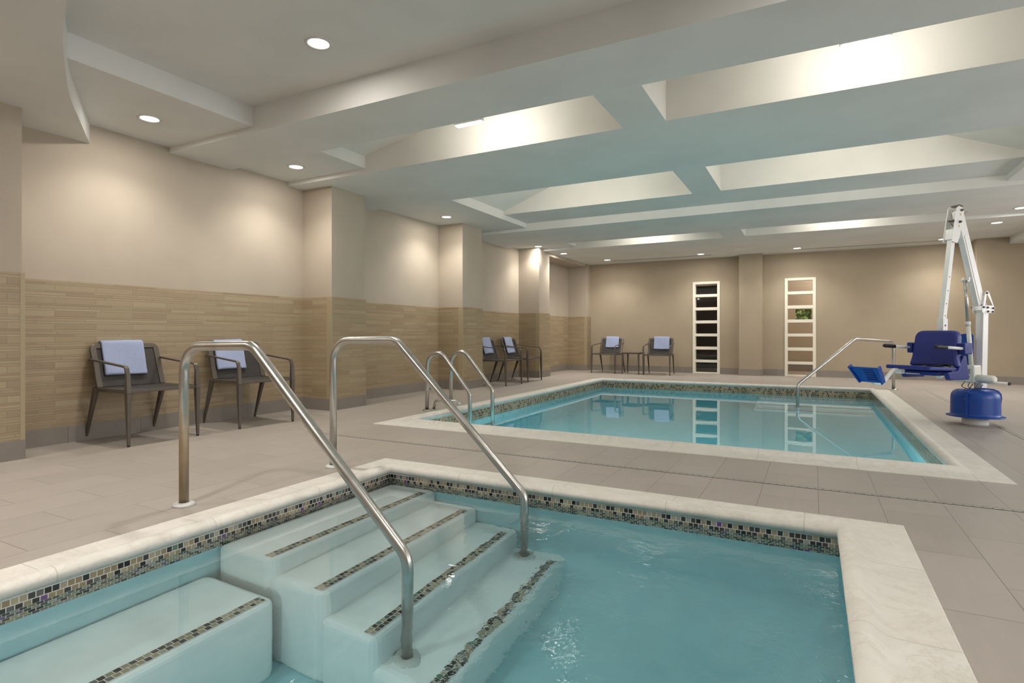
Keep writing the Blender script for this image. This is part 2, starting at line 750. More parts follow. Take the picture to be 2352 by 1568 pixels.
fx = sorted({WL - 0.3, XR, TUB[0], TUB[2], POOL[0], POOL[2]})
fy = sorted({YN, 19.5, TUB[1], TUB[3], POOL[1], POOL[3]})
mb = MB()
rect_with_holes(fx, fy, lambda x, y: not inside(TUB, x, y) and not inside(POOL, x, y), 0.0, mb)
struct(mb.build('floor', M_FLOOR), 'grey brown floor tiles laid around the two pools')


# ------------------------------------------------------------------ walls
def strip(mb, path, z0, z1):
    """vertical wall along a polyline, uv in metres"""
    s = 0.0
    for a, b in zip(path[:-1], path[1:]):
        L = math.hypot(b[0] - a[0], b[1] - a[1])
        mb.face([(a[0], a[1], z0), (b[0], b[1], z0), (b[0], b[1], z1), (a[0], a[1], z1)],
                [(s, z0), (s + L, z0), (s + L, z1), (s, z1)])
        s += L


def offs(path, d):
    """offset an axis-aligned polyline to the left of its travel by d"""
    out = []
    n = len(path)
    for i in range(n):
        nx = ny = 0.0
        for j in (i - 1, i):
            if 0 <= j < n - 1:
                a, b = path[j], path[j + 1]
                L = math.hypot(b[0] - a[0], b[1] - a[1])
                px, py = (b[1] - a[1]) / L, -(b[0] - a[0]) / L
                if abs(px) > 0.5:
                    nx = px
                if abs(py) > 0.5:
                    ny = py
        out.append((path[i][0] + nx * d, path[i][1] + ny * d))
    return out


PIL = [(5.49, 6.11), (8.64, 9.31), (11.88, 12.456)]
left = [(PF - 0.05, YN), (PF - 0.05, 2.205), (WL, 2.205)]
for a, b in PIL:
    left += [(WL, a), (PF, a), (PF, b), (WL, b)]
left += [(WL, 14.93), (PF + 0.02, 14.93), (PF + 0.02, YB)]
ZW = 3.35
mb = MB()
strip(mb, left, 0.0, ZW)
struct(mb.build('wall_left', M_WALL), 'beige textured left wall with projecting pilasters')
mb = MB()
lo = offs(left, 0.014)
s = 0.0
for a, b in zip(lo[:-1], lo[1:]):
    L = math.hypot(b[0] - a[0], b[1] - a[1])
    mb.face([(a[0], a[1], 0.0), (b[0], b[1], 0.0), (b[0], b[1], 1.49), (a[0], a[1], 1.49)], [(s, 0.0), (s + L, 0.0), (s + L, 1.49), (s, 1.49)])
    s += L
for (a, b), (c, d) in zip(zip(lo[:-1], lo[1:]), zip(left[:-1], left[1:])):
    mb.face([(a[0], a[1], 1.49), (b[0], b[1], 1.49), (d[0], d[1], 1.49), (c[0], c[1], 1.49)])
# closing return of the tile on the far wall
mb.box((PF + 0.034, YB - 0.012, 0.0), (PF + 0.05, YB, 1.49))
struct(mb.build('trim_1', M_WAIN), 'strip mosaic wainscot along the left wall')
# plain corner pieces on the pilasters' near edges
mb = MB()
for a, b in PIL:
    mb.box((PF - 0.075, a - 0.0146, 0.155), (PF + 0.0143, a + 0.003, 1.4905))
mb.box((PF - 0.06, 2.190, 0.155), (PF - 0.0335, 2.222, 1.493))
mb.box((PF - 0.04, 14.915, 0.155), (PF + 0.036, 14.935, 1.493))
struct(mb.build('trim_2', m_plain('corner tile', (0.38, 0.31, 0.195), 0.45)), 'plain tile corner pieces on the pilasters')


def base_run(mb, path, d, z1):
    p = offs(path, d)
    s = 0.0
    for a, b, c, e in zip(p[:-1], p[1:], path[:-1], path[1:]):
        L = math.hypot(b[0] - a[0], b[1] - a[1])
        mb.face([(a[0], a[1], 0.0), (b[0], b[1], 0.0), (b[0], b[1], z1), (a[0], a[1], z1)], [(s, 0), (s + L, 0), (s + L, z1), (s, z1)])
        mb.face([(a[0], a[1], z1), (b[0], b[1], z1), (e[0], e[1], z1), (c[0], c[1], z1)], [(s, 0), (s + L, 0), (s + L, .01), (s, .01)])
        s += L


mb = MB()
base_run(mb, left, 0.019, 0.155)
struct(mb.build('baseboard_left', M_BASE), 'dark grey tile baseboard along the left wall')

# far wall with two window openings, a pilaster and a step on the right
W1, W2 = (-2.744, -2.077), (-0.601, 0.066)
WT = 2.346
PB = (-1.595, -1.078, 14.88)
SX = 2.95
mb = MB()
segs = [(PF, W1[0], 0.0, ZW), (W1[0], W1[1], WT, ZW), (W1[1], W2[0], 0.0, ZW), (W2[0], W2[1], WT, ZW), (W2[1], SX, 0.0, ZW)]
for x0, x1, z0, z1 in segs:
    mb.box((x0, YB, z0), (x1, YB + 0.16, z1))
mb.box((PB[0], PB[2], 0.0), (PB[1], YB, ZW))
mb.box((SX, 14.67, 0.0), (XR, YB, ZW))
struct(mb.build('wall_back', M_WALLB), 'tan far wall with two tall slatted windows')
mb = MB()
base_run(mb, [(PF + 0.05, YB), (W1[0], YB)], 0.014, 0.155)
base_run(mb, [(W1[1], YB), (PB[0], YB), (PB[0], PB[2]), (PB[1], PB[2]), (PB[1], YB), (W2[0], YB)], 0.014, 0.155)
base_run(mb, [(W2[1], YB), (SX, YB), (SX, 14.67), (XR, 14.67)], 0.014, 0.155)
struct(mb.build('baseboard_back', M_BASE), 'dark grey tile baseboard along the far wall')
# right and near walls, out of the picture but closing the room
mb = MB()
RW = [(-0.2, 2.6), (4.2, 7.0), (8.6, 11.4)]       # unseen window openings added to the right wall for fill light
y_ = YN
for a, b in RW:
    mb.box((XR, y_, 0), (XR + 0.15, a, ZW))
    mb.box((XR, a, 0), (XR + 0.15, b, 0.7))
    mb.box((XR, a, 2.5), (XR + 0.15, b, ZW))
    y_ = b
mb.box((XR, y_, 0), (XR + 0.15, 15.2, ZW))
struct(mb.build('wall_right', M_WALL), 'beige right wall')
for n_, (a, b) in enumerate(RW):
    o = thing('window_%d' % (n_ + 3), 'large window added in the right wall for fill light, outside the picture', 'window', (XR, (a + b) / 2, 0))
    o['kind'] = 'structure'
    m = MB()
    hw = (b - a) / 2
    for q_ in (-hw + 0.03, 0.0, hw - 0.03):
        m.box((0.02, q_ - 0.03, 0.7), (0.10, q_ + 0.03, 2.5))
    m.box((0.02, -hw, 0.7), (0.10, hw, 0.76))
    m.box((0.02, -hw, 2.44), (0.10, hw, 2.5))
    m.build('window_frame', M_TRIMW, o)
    ld = bpy.data.lights.new('day_lamp', 'AREA')  # area lamp added as soft side fill behind the opening
    ld.shape = 'RECTANGLE'
    ld.size, ld.size_y = 1.8, b - a
    ld.energy = DAY_FILL_W
    ld.color = (1.0, 0.97, 0.93)
    ld.cycles.use_multiple_importance_sampling = False
    lo_ = bpy.data.objects.new('day_lamp', ld)
    lo_.location = (XR + 0.30, (a + b) / 2, 1.6)
    lo_.rotation_euler = (0, PI / 2, 0)
    COL.objects.link(lo_)
mb = MB()
mb.box((WL - 0.2, YN - 0.15, 0), (XR + 0.15, YN, ZW))
struct(mb.build('wall_near', M_WALL), 'beige wall behind the camera')

# ------------------------------------------------------------------ windows in the far wall
opens = [(0.031, 0.282), (0.347, 0.608), (0.683, 0.947), (1.018, 1.279), (1.353, 1.614), (1.688, 1.953), (2.024, 2.285)]


def window(n, xr, lab):
    o = thing('window_%d' % n, lab, 'window', ((xr[0] + xr[1]) / 2, YB, 0))
    o['kind'] = 'structure'
    hw = (xr[1] - xr[0]) / 2
    f = MB()
    y0, y1 = -0.022, 0.15
    f.box((-hw, y0, 0.0), (-hw + 0.067, y1, WT))
    f.box((hw - 0.067, y0, 0.0), (hw, y1, WT))
    zz = [0.0] + [q for p in opens for q in p] + [WT]
    for k in range(0, len(zz), 2):
        f.box((-hw + 0.06, y0 + 0.0008, zz[k]), (hw - 0.06, y1, zz[k + 1]))
    f.build('window_frame', M_TRIMW, o, bevel=0.004)
    for a, b in opens:
        p = MB()
        p.box((-hw + 0.06, 0.118, a - 0.003), (hw - 0.06, 0.124, b + 0.003))
        p.build('pane', M_GLASS, o)
    return o


window(1, W1, 'white ladder-like window with seven dark panes, left of the far pilaster')
window(2, W2, 'white ladder-like window with green leaves in one pane, right of the far pilaster')

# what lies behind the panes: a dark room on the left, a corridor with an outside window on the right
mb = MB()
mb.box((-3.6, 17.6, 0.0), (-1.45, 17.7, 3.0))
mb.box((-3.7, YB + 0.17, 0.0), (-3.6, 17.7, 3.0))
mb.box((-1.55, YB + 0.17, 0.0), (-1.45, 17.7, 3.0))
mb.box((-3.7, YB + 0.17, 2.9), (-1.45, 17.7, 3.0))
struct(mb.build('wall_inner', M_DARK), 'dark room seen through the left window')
mb = MB()
mb.box((-3.5, 17.45, 2.42), (-1.56, 17.59, 2.58))
mb.box((-3.5, 17.40, 0.36), (-1.56, 17.46, 0.39))
struct(mb.build('trim_3', m_plain('brown casing', (0.30, 0.22, 0.16), 0.5)), 'brown casing in the dark room')
mb = MB()
YC = 17.3
cw0, cw1, cz0, cz1 = -0.42, -0.03, 1.36, 1.68
for x0, x1, z0, z1 in ((-1.4, cw0, 0, 3.0), (cw1, 1.6, 0, 3.0), (cw0, cw1, 0, cz0), (cw0, cw1, cz1, 3.0)):
    mb.box((x0, YC, z0), (x1, YC + 0.1, z1))
mb.box((-1.4, YB + 0.17, 0), (-1.3, YC, 3.0))
mb.box((1.5, YB + 0.17, 0), (1.6, YC, 3.0))
mb.box((-1.4, YB + 0.17, 2.9), (1.6, YC, 3.0))
struct(mb.build('wall_corridor', M_CORR), 'tan corridor wall seen through the right window')
mb = MB()
base_run(mb, [(-1.3, YC), (1.5, YC)], 0.014, 0.2)
struct(mb.build('baseboard_corridor', M_BASE), 'dark baseboard of the corridor')
mb = MB()
rnd = random.Random(3)
for k in range(4200):
    c = Vector((rnd.uniform(-1.3, 0.7), rnd.uniform(18.1, 18.9), rnd.uniform(0.03, 2.5)))
    d1 = Vector((rnd.uniform(-1, 1), rnd.uniform(-.6, .6), rnd.uniform(-1, 1))).normalized()
    d2 = d1.cross(Vector((rnd.uniform(-.4, .4), 1, rnd.uniform(-.4, .4)))).normalized()
    l, wd = rnd.uniform(.05, .10), rnd.uniform(.03, .05)
    mb.face([c - d1 * l, c + d2 * wd, c + d1 * l, c - d2 * wd])
tag(mb.build('hedge', M_LEAF, clean=False), 'sunlit green leaves outside beyond the right window', 'hedge', kind='stuff')
ld = bpy.data.lights.new('day_lamp', 'AREA')
ld.energy = 60
ld.size = 0.9
lo_ = bpy.data.objects.new('day_lamp', ld)
lo_.location = (-0.3, 17.62, 2.88)
lo_.rotation_euler = (math.radians(38), 0, 0)
COL.objects.link(lo_)
ld = bpy.data.lights.new('corridor fill', 'POINT')  # unseen lamp added to light the corridor
ld.energy = 130
ld.shadow_soft_size = 0.08
lo_ = bpy.data.objects.new('corridor fill', ld)
lo_.location = (0.9, 16.3, 2.75)
COL.objects.link(lo_)
ld = bpy.data.lights.new('dark room fill', 'POINT')  # unseen lamp added to lighten the dark room a little
ld.energy = 22
ld.shadow_soft_size = 0.06
lo_ = bpy.data.objects.new('dark room fill', ld)
lo_.location = (-3.0, 16.6, 2.75)
COL.objects.link(lo_)

# ------------------------------------------------------------------ ceiling: beams, trays and coffers
XE0, XC0, XC1, XE1 = -4.77, -1.583, -1.183, 2.24
xs = [WL - 0.3, XE0, XC0, XC1, XE1, XR + 0.15]
ys = [YN - 0.15, -1.2, 3.68, 4.40, 5.24, 6.885, 8.73, 9.61, 11.30, 12.12, 19.5]
ZT0, ZT2, ZTOP = 3.19, 3.086, 3.62


def zlev(x, y):
    mid = XE0 < x < XE1
    strip_ = XC0 < x < XC1
    if y < -1.2: return ZS
    if y < 3.68: return ZT0 if mid else ZS
    if y < 4.40: return ZB
    if y < 5.24: return (ZB if strip_ else ZTOP) if mid else ZS
    if y < 6.885: return ZB
    if y < 8.73: return (ZT2 if strip_ else ZTOP) if mid else ZS
    if y < 9.61: return ZT2 if mid else ZS
    if y < 11.30: return ZB
    if y < 12.12: return (ZB if strip_ else ZTOP) if mid else ZS
    return ZB


mb, mc = MB(), MB()
nx, ny = len(xs) - 1, len(ys) - 1
for i in range(nx):
    for j in range(ny):
        x0, x1, y0, y1 = xs[i], xs[i + 1], ys[j], ys[j + 1]
        z = zlev((x0 + x1) / 2, (y0 + y1) / 2)
        t = mc if z == ZTOP else mb
        t.face([(x0, y0, z), (x0, y1, z), (x1, y1, z), (x1, y0, z)])
        if i + 1 < nx:
            z2 = zlev((xs[i + 1] + xs[i + 2]) / 2, (y0 + y1) / 2)
            if z2 != z:
                t = mc if max(z, z2) == ZTOP else mb
                t.face([(x1, y0, z), (x1, y1, z), (x1, y1, z2), (x1, y0, z2)])
        if j + 1 < ny:
            z2 = zlev((x0 + x1) / 2, (ys[j + 1] + ys[j + 2]) / 2)
            if z2 != z:
                t = mc if max(z, z2) == ZTOP else mb
                t.face([(x0, y1, z), (x1, y1, z), (x1, y1, z2), (x0, y1, z2)])
struct(mb.build('ceiling', M_CEIL), 'pale grey ceiling of wide beams and shallow trays')
# sloped end panels of the coffers
for y0, y1, sl, zs_ in ((4.40, 5.24, 0.20, 3.141), (6.885, 8.73, 0.365, 3.147), (11.30, 12.12, 0.30, 3.15)):
    run = (ZTOP - zs_) / sl
    xa = min(XE0 + run, XC0)
    mc.face([(XE0, y0, zs_), (XE0, y1, zs_), (xa, y1, zs_ + (xa - XE0) * sl), (xa, y0, zs_ + (xa - XE0) * sl)])
    mc.face([(XE1, y0, zs_), (XE1, y1, zs_), (XE1 - run * .9, y1, ZTOP), (XE1 - run * .9, y0, ZTOP)])
struct(mc.build('trim_4', M_COFF), 'white recessed coffers of the ceiling')

# curved dropped soffit in the near left corner
cur = [(-6.12, 2.935), (-5.446, 2.524), (-5.02, 2.27), (-4.56, 2.035), (-4.14, 1.835), (-3.85, 1.713), (-3.58, 1.608), (-3.2, 1.49), (-2.7, 1.38), (-2.1, 1.31), (-1.5, 1.28)]
sm = []
for k in range(len(cur) - 1):
    p0, p1, p2, p3 = [Vector((*cur[min(max(q, 0), len(cur) - 1)], 0)) for q in (k - 1, k, k + 1, k + 2)]
    for s_ in range(4):
        t = s_ / 4
        sm.append(0.5 * ((2 * p1) + (p2 - p0) * t + (2 * p0 - 5 * p1 + 4 * p2 - p3) * t * t + (3 * p1 - p0 - 3 * p2 + p3) * t ** 3))
sm.append(Vector((*cur[-1], 0)))
mb = MB()
zc = 2.817
for a, b in zip(sm[:-1], sm[1:]):
    mb.face([(a.x, a.y, zc), (b.x, b.y, zc), (b.x, b.y, 3.3), (a.x, a.y, 3.3)], smooth=True)
    mb.face([(a.x, a.y, zc), (b.x, b.y, zc), (b.x, YN, zc), (a.x, YN, zc)])
mb.face([(sm[-1].x, sm[-1].y, zc), (sm[-1].x, YN, zc), (sm[-1].x, YN, 3.3), (sm[-1].x, sm[-1].y, 3.3)])
struct(mb.build('trim_5', M_CEIL), 'dropped curved soffit in the near left corner')
# bulkheads: over the far alcove on the left, and along the right side
mb = MB()
mb.box((WL - 0.1, 12.46, 2.872), (PF, 14.93, 3.2))
struct(mb.build('trim_6', M_WALL), 'bulkhead over the far left alcove')
mb = MB()
mb.box((3.47, YN, 2.80), (XR, 14.67, 3.2))
struct(mb.build('trim_7', M_CEIL), 'dropped ceiling along the right side')
# linear slot diffusers by the far wall
mb = MB()
for x0, x1 in ((-4.72, -2.20), (-0.25, 2.45)):
    mb.box((x0, 14.585, ZB - 0.004), (x1, 14.625, ZB + 0.01))
struct(mb.build('trim_8', m_plain('slot diffuser', (0.16, 0.14, 0.12), 0.6)), 'dark linear air slots in the ceiling by the far wall')


# ------------------------------------------------------------------ lamps
def make_downlight():
    o = thing('downlight', '', 'ceiling light')
    r = MB()
    r.lathe([(0.074, 0.012), (0.074, -0.002), (0.082, -0.007), (0.100, -0.006), (0.104, 0.0), (0.104, 0.012)], n=40)
    r.build('trim_ring', M_RING, o)
    l = MB()
    l.lathe([(0.0005, -0.001), (0.076, -0.001), (0.076, 0.010), (0.0005, 0.010)], n=32)
    l.build('lens', M_LENS, o)
    return o


DL0 = make_downlight()
first = [True]


def downlight(x, y, z, label, watt=None, spread=132, col=(1.0, 0.95, 0.885), k=1.0):
    if label:
        o = DL0 if first[0] else copy_tree(DL0)
        first[0] = False
        o.location = (x, y, z)
        o['label'] = label
        o['group'] = 'recessed ceiling downlights'
    d = bpy.data.lights.new('downlight lamp', 'SPOT')
    d.energy = SPOT_W * k * (1.3 if y > 12 else (1.1 if x < -5 else 1.0))
    d.color = col
    d.spot_size = math.radians(spread)
    d.spot_blend = 0.75
    d.cycles.is_caustics_light = True
    d.cycles.use_multiple_importance_sampling = False
    d.shadow_soft_size = 0.06
    lo = bpy.data.objects.new('downlight lamp', d)
    lo.location = (x, y, z - 0.02)
    COL.objects.link(lo)
    d = bpy.data.lights.new('downlight glow', 'AREA')
    d.shape = 'DISK'
    d.size = 0.15
    d.energy = GLOW_W * k
    d.color = col
    d.cycles.use_multiple_importance_sampling = False
    lo = bpy.data.objects.new('downlight glow', d)
    lo.location = (x, y, z - 0.012)
    COL.objects.link(lo)


downlight(-3.29, 3.11, ZT0, 'bright round downlight in the raised tray, nearest the camera')
downlight(-5.44, 3.10, ZS, 'round downlight above the nearest patio chair, between curved soffit and first beam')
downlight(-5.46, 4.81, ZS, 'round downlight in the side ceiling between first and second beam')
downlight(-5.52, 8.06, ZS, 'round downlight in front of the second pilaster')
downlight(-5.53, 11.75, ZS, 'round downlight in front of the third pilaster')
downlight(-5.31, 12.72, ZB, 'small round downlight beside the far left alcove')
downlight(-4.75, 14.32, ZB, 'round downlight over the left patio chair at the far wall')
downlight(-2.405, 14.35, ZB, 'round downlight above the left slatted window')
downlight(-0.313, 14.37, ZB, 'round downlight above the right slatted window')
downlight(2.353, 14.41, ZB, 'round downlight touching the pool lift arm in the photo')
downlight(2.83, 12.71, ZB, 'round downlight right of the pool lift, the farther of two')
downlight(2.914, 11.73, ZS, 'round downlight cut by the right edge of the photo')
# unseen downlights added behind and beside the camera to lift the ambient light
for x, y in ((-5.2, 0.4), (-2.6, 0.2), (0.4, 0.2), (3.0, 0.4), (0.2, 3.1), (3.0, 3.1), (2.9, 5.0), (2.9, 8.1), (4.6, 6.5), (4.6, 10.5), (4.6, 2.0)):
    zz = 2.80 if x > 3.47 else (ZT0 if (XE0 < x < XE1 and y < 3.68) else ZS)
    if x < -2 and y < 1: zz = 2.817
    downlight(x, y, zz, None, k=0.10 if x > 2.5 else (1.5 if x < -4 else (2.0 if y < 1 else 0.5)))
    r = MB()
    r.lathe([(0.0005, -0.001), (0.076, -0.001), (0.10, -0.005), (0.104, 0.010), (0.0005, 0.010)], n=32)
    tag(r.build('downlight', M_LENS, loc=(x, y, zz)), 'round downlight added behind or beside the camera for fill light', 'ceiling light', 'added downlights outside the picture')


def flood(x, y, z, tilt, label, w):
    o = thing('flood_light', label, 'flood light', (x, y, z), 0, 'flood lights in the ceiling coffers')
    b = MB()
    b.box((-0.15, 0.0, -0.05), (0.15, 0.05, 0.07))
    b.box((-0.03, -0.02, -0.02), (0.03, 0.0, 0.04))
    b.build('housing', M_WPLAST, o, bevel=0.006)
    l = MB()
    l.box((-0.135, 0.044, -0.046), (0.135, 0.062, 0.06))
    l.box((-0.135, 0.004, -0.058), (0.135, 0.062, -0.046))
    l.build('lens', M_FLENS, o)
    o.rotation_euler = (tilt, 0, 0)
    d = bpy.data.lights.new('flood lamp', 'AREA')
    d.shape = 'RECTANGLE'
    d.size, d.size_y = 0.26, 0.10
    d.energy = w
    d.color = (1.0, 0.93, 0.80)
    d.cycles.use_multiple_importance_sampling = False
    lo = bpy.data.objects.new('flood lamp', d)
    lo.location = (x, y + 0.075, z + 0.01)
    lo.rotation_euler = (PI / 2 + 0.15, 0, 0)
    COL.objects.link(lo)


flood(-2.82, 4.455, 3.002, 0.05, 'small flood light showing under the beam edge in the nearest left coffer', FLOOD_W)
flood(0.31, 4.435, 3.004, 0.05, 'flood light just showing at the beam edge of the nearest right coffer', FLOOD_W)
flood(-2.95, 6.93, 3.032, 0.03, 'flood light hidden behind the beam in the middle left coffer', FLOOD_W * 3.0)
flood(0.40, 6.93, 3.032, 0.03, 'flood light hidden behind the beam in the middle right coffer', FLOOD_W * 3.0)
flood(-3.05, 11.345, 3.030, 0.03, 'flood light hidden behind the beam in the farthest left coffer', FLOOD_W)
flood(0.42, 11.345, 3.030, 0.03, 'flood light hidden behind the beam in the farthest right coffer', FLOOD_W)


# ------------------------------------------------------------------ basins
def ring_sweep(mb, r, prof):
    """sweep a profile of (inset, z) round the rectangle r; uv = metres along, metres across"""
    loops, acc = [], [0.0]
    for k in range(1, len(prof)):
        acc.append(acc[-1] + math.hypot(prof[k][0] - prof[k - 1][0], prof[k][1] - prof[k - 1][1]))
    for d, z in prof:
        loops.append([(r[0] + d, r[1] + d, z), (r[2] - d, r[1] + d, z), (r[2] - d, r[3] - d, z), (r[0] + d, r[3] - d, z)])
    for k in range(len(prof) - 1):
        for c in range(4):
            a, b = loops[k][c], loops[k][(c + 1) % 4]
            e, f = loops[k + 1][(c + 1) % 4], loops[k + 1][c]
            ax = 0 if c in (0, 2) else 1
            g = [(p[ax] + 20.0 + c * 0.17, q) for p, q in ((a, acc[k]), (b, acc[k]), (e, acc[k + 1]), (f, acc[k + 1]))]
            mb.face([a, b, e, f], g, smooth=(k >= 3))


def coping_profile(w):
    return [(0.0, -0.03), (0.0, 0.003), (0.004, 0.006), (0.05, 0.006), (w - 0.135, 0.007), (w - 0.11, 0.011), (w - 0.09, 0.022),
            (w - 0.075, 0.034), (w - 0.062, 0.042), (w - 0.047, 0.045), (w - 0.03, 0.043), (w - 0.014, 0.036), (w - 0.004, 0.025), (w, 0.012),
            (w - 0.002, -0.002), (w - 0.008, -0.013), (w - 0.02, -0.022), (w - 0.03, -0.025), (w - 0.06, -0.026)]


def basin(o, r, wcop, zmos0, zfloor, mos, fin):
    """coping, mosaic band, plaster walls and floor; returns inner rectangle"""
    c = MB()
    ring_sweep(c, r, coping_profile(wcop))
    co = c.build('coping', M_COPE, o)
    s = wcop - 0.027
    q = (r[0] + s, r[1] + s, r[2] - s, r[3] - s)
    m = MB()
    pts = [(q[0], q[1]), (q[2], q[1]), (q[2], q[3]), (q[0], q[3]), (q[0], q[1])]
    for k, (a, b) in enumerate(zip(pts[:-1], pts[1:])):
        ax = 0 if k in (0, 2) else 1
        m.face([(a[0], a[1], zmos0), (b[0], b[1], zmos0), (b[0], b[1], -0.025), (a[0], a[1], -0.025)],
               [(a[ax], zmos0), (b[ax], zmos0), (b[ax], -0.025), (a[ax], -0.025)])
    m.build('mosaic_band', mos, o)
    p = MB()
    t = 0.004
    q2 = (q[0] + t, q[1] + t, q[2] - t, q[3] - t)
    pts2 = [(q2[0], q2[1]), (q2[2], q2[1]), (q2[2], q2[3]), (q2[0], q2[3]), (q2[0], q2[1])]
    for (a, b), (c_, d_) in zip(zip(pts[:-1], pts[1:]), zip(pts2[:-1], pts2[1:])):
        p.face([(a[0], a[1], zmos0), (b[0], b[1], zmos0), (d_[0], d_[1], zmos0 - 0.004), (c_[0], c_[1], zmos0 - 0.004)])
    # walls running into the floor through a wide cove
    R_ = 0.42
    prof = [(0.0, zmos0 - 0.004)] + [(R_ * (1 - math.cos(a)), zfloor + R_ * (1 - math.sin(a))) for a in [PI / 2 * k / 12 for k in range(13)]]
    loops = [[(q2[0] + d, q2[1] + d, z), (q2[2] - d, q2[1] + d, z), (q2[2] - d, q2[3] - d, z), (q2[0] + d, q2[3] - d, z)] for d, z in prof]
    for k in range(len(loops) - 1):
        for e in range(4):
            p.face([loops[k][e], loops[k][(e + 1) % 4], loops[k + 1][(e + 1) % 4], loops[k + 1][e]], smooth=k > 0)
    p.face(loops[-1])
    p.build('basin', fin, o)
    return q


def stripe(o, x0, y0, x1, y1, z, along):
    m = MB()
    uv = [(x0, y0), (x1, y0), (x1, y1), (x0, y1)]
    if along == 'y':
        uv = [(y0, x0 - x0), (y0, x1 - x0), (y1, x1 - x0), (y1, 0)]
    else:
        uv = [(x0, 0), (x1, 0), (x1, y1 - y0), (x0, y1 - y0)]
    m.face([(x0, y0, z), (x1, y0, z), (x1, y1, z), (x0, y1, z)], uv)
    m.build('edge_stripe', M_STRIPE, o)


def block(o, name, lo, hi, bev=0.055):
    m = MB()
    m.box(lo, hi)
    return m.build(name, M_PLAS, o, bevel=bev, seg=4)


# hot tub
tub = thing('hot_tub', 'square hot tub sunk in the floor in the foreground, white coping and mosaic band', 'hot tub', (0, 0, 0))
q = basin(tub, TUB, 0.312, -0.19, ZTW - 1.10, M_MOST, M_TUBTINT)
TD = [0.083, 0.303, 0.555, 0.80]
TX = [-2.335, -1.995, -1.685, -1.345]
YS0 = 1.905
for k in range(4):
    x1 = TX[k]
    x0 = q[0] - 0.0 if k == 0 else TX[k - 1] - 0.04
    st = block(tub, 'step', (x0, YS0, ZTW - 1.12), (x1, q[3] + 0.01, ZTW - TD[k]))
    stripe(st, x1 - 0.085, YS0 + 0.03, x1 - 0.03, q[3] - 0.09, ZTW - TD[k] + 0.0015, 'y')
bn = block(tub, 'bench', (q[0], q[1], ZTW - 1.12), (-2.235, 1.86, ZTW - 0.42))
stripe(bn, -2.318, q[1] + 0.1, -2.263, 1.82, ZTW - 0.42 + 0.0015, 'y')

# swimming pool
pool = thing('swimming_pool', 'long rectangular swimming pool beyond the hot tub, white coping and tan mosaic band', 'swimming pool', (0, 0, 0))
q2 = basin(pool, POOL, 0.312, -0.30, ZPW - 1.25, M_MOSP, M_POOLTINT)
for k, (d, dep) in enumerate(((0.35, 0.28), (0.68, 0.52), (1.01, 0.76), (1.34, 1.0))):
    y1 = q2[3] + 0.01 if k == 0 else q2[3] - (0.35 + 0.33 * (k - 1)) + 0.04
    st = block(pool, 'step', (-0.9, q2[3] - d, ZPW - 1.27), (q2[2] + 0.01, y1, ZPW - dep))
    stripe(st, -0.87, q2[3] - d + 0.03, q2[2] - 0.05, q2[3] - d + 0.085, ZPW - dep + 0.0015, 'x')


def wet_fill_lamp(o, x, y, z, w):
    """unseen round lamp added in the near wall of a basin to brighten the water, shining away from the camera side"""
    m = MB()
    m.tube([(x, y, z), (x, y + 0.02, z)], 0.10, 28, rs=[0.10, 0.085])
    f = m.build('underwater_fill', M_STEEL, o)
    m = MB()
    m.tube([(x, y + 0.02, z), (x, y + 0.024, z)], 0.075, 24)
    m.build('lens', M_WLENS, f)
    d = bpy.data.lights.new('underwater fill', 'AREA')
    d.shape = 'DISK'
    d.size = 0.16
    d.energy = w
    d.color = (1.0, 0.98, 0.93)
    d.cycles.use_multiple_importance_sampling = False
    lo = bpy.data.objects.new('underwater fill', d)
    lo.location = (x, y + 0.03, z)
    lo.rotation_euler = (PI / 2, 0, 0)
    COL.objects.link(lo)


wet_fill_lamp(tub, -1.9, q[1] + 0.004, ZTW - 0.30, TUB_FILL_W)
wet_fill_lamp(tub, -0.5, q[1] + 0.004, ZTW - 0.45, TUB_FILL_W)
for x in (-3.3, -1.6, 0.1):
    wet_fill_lamp(pool, x, q2[1] + 0.004, ZPW - 0.5, POOL_FILL_W)


def water(name, r, z, depth, mat, label):
    m = MB()
    e = 0.003
    x0, y0, x1, y1, zb_ = r[0] - e, r[1] - e, r[2] + e, r[3] + e, z - depth
    p = [(x0, y0), (x1, y0), (x1, y1), (x0, y1)]
    m.face([(*k_, z) for k_ in p], smooth=True)
    m.face([(*k_, zb_) for k_ in p[::-1]], smooth=True)
    for k_ in range(4):
        a_, b_ = p[k_], p[(k_ + 1) % 4]
        m.face([(*a_, zb_), (*b_, zb_), (*b_, z), (*a_, z)], smooth=True)
    o = m.build(name, mat, clean=False)
    me = o.data
    import bmesh
    bm = bmesh.new()
    bm.from_mesh(me)
    # outward normals on the unwelded faces
    c0 = Vector(((x0 + x1) / 2, (y0 + y1) / 2, (z + zb_) / 2))
    for f_ in bm.faces:
        if f_.normal.dot(f_.calc_center_median() - c0) < 0:
            f_.normal_flip()
    bm.to_mesh(me)
    bm.free()
    return tag(o, label, 'water', kind='stuff')


def tub_mask(M, x, y):
    a = (x + (y - 1.8) * 0.25 + (M.noise(1.3, 2) - 0.5) * 0.8).smooth(-1.7, -0.5)
    return a * 0.93 + 0.07


WATER_T = m_water('hot tub water', 0.42, tub_mask, 4.5, 0.12, (0.10, 0.80, 0.88), 0.05)
WATER_P = m_water('pool water', 0.022, None, 3.0, 0.20, (0.10, 0.76, 0.88))
water('tub_water', q, ZTW, 1.20, WATER_T, 'pale turquoise rippling water filling the hot tub')
water('pool_water', q2, ZPW, 1.35, WATER_P, 'calm teal water filling the long swimming pool')


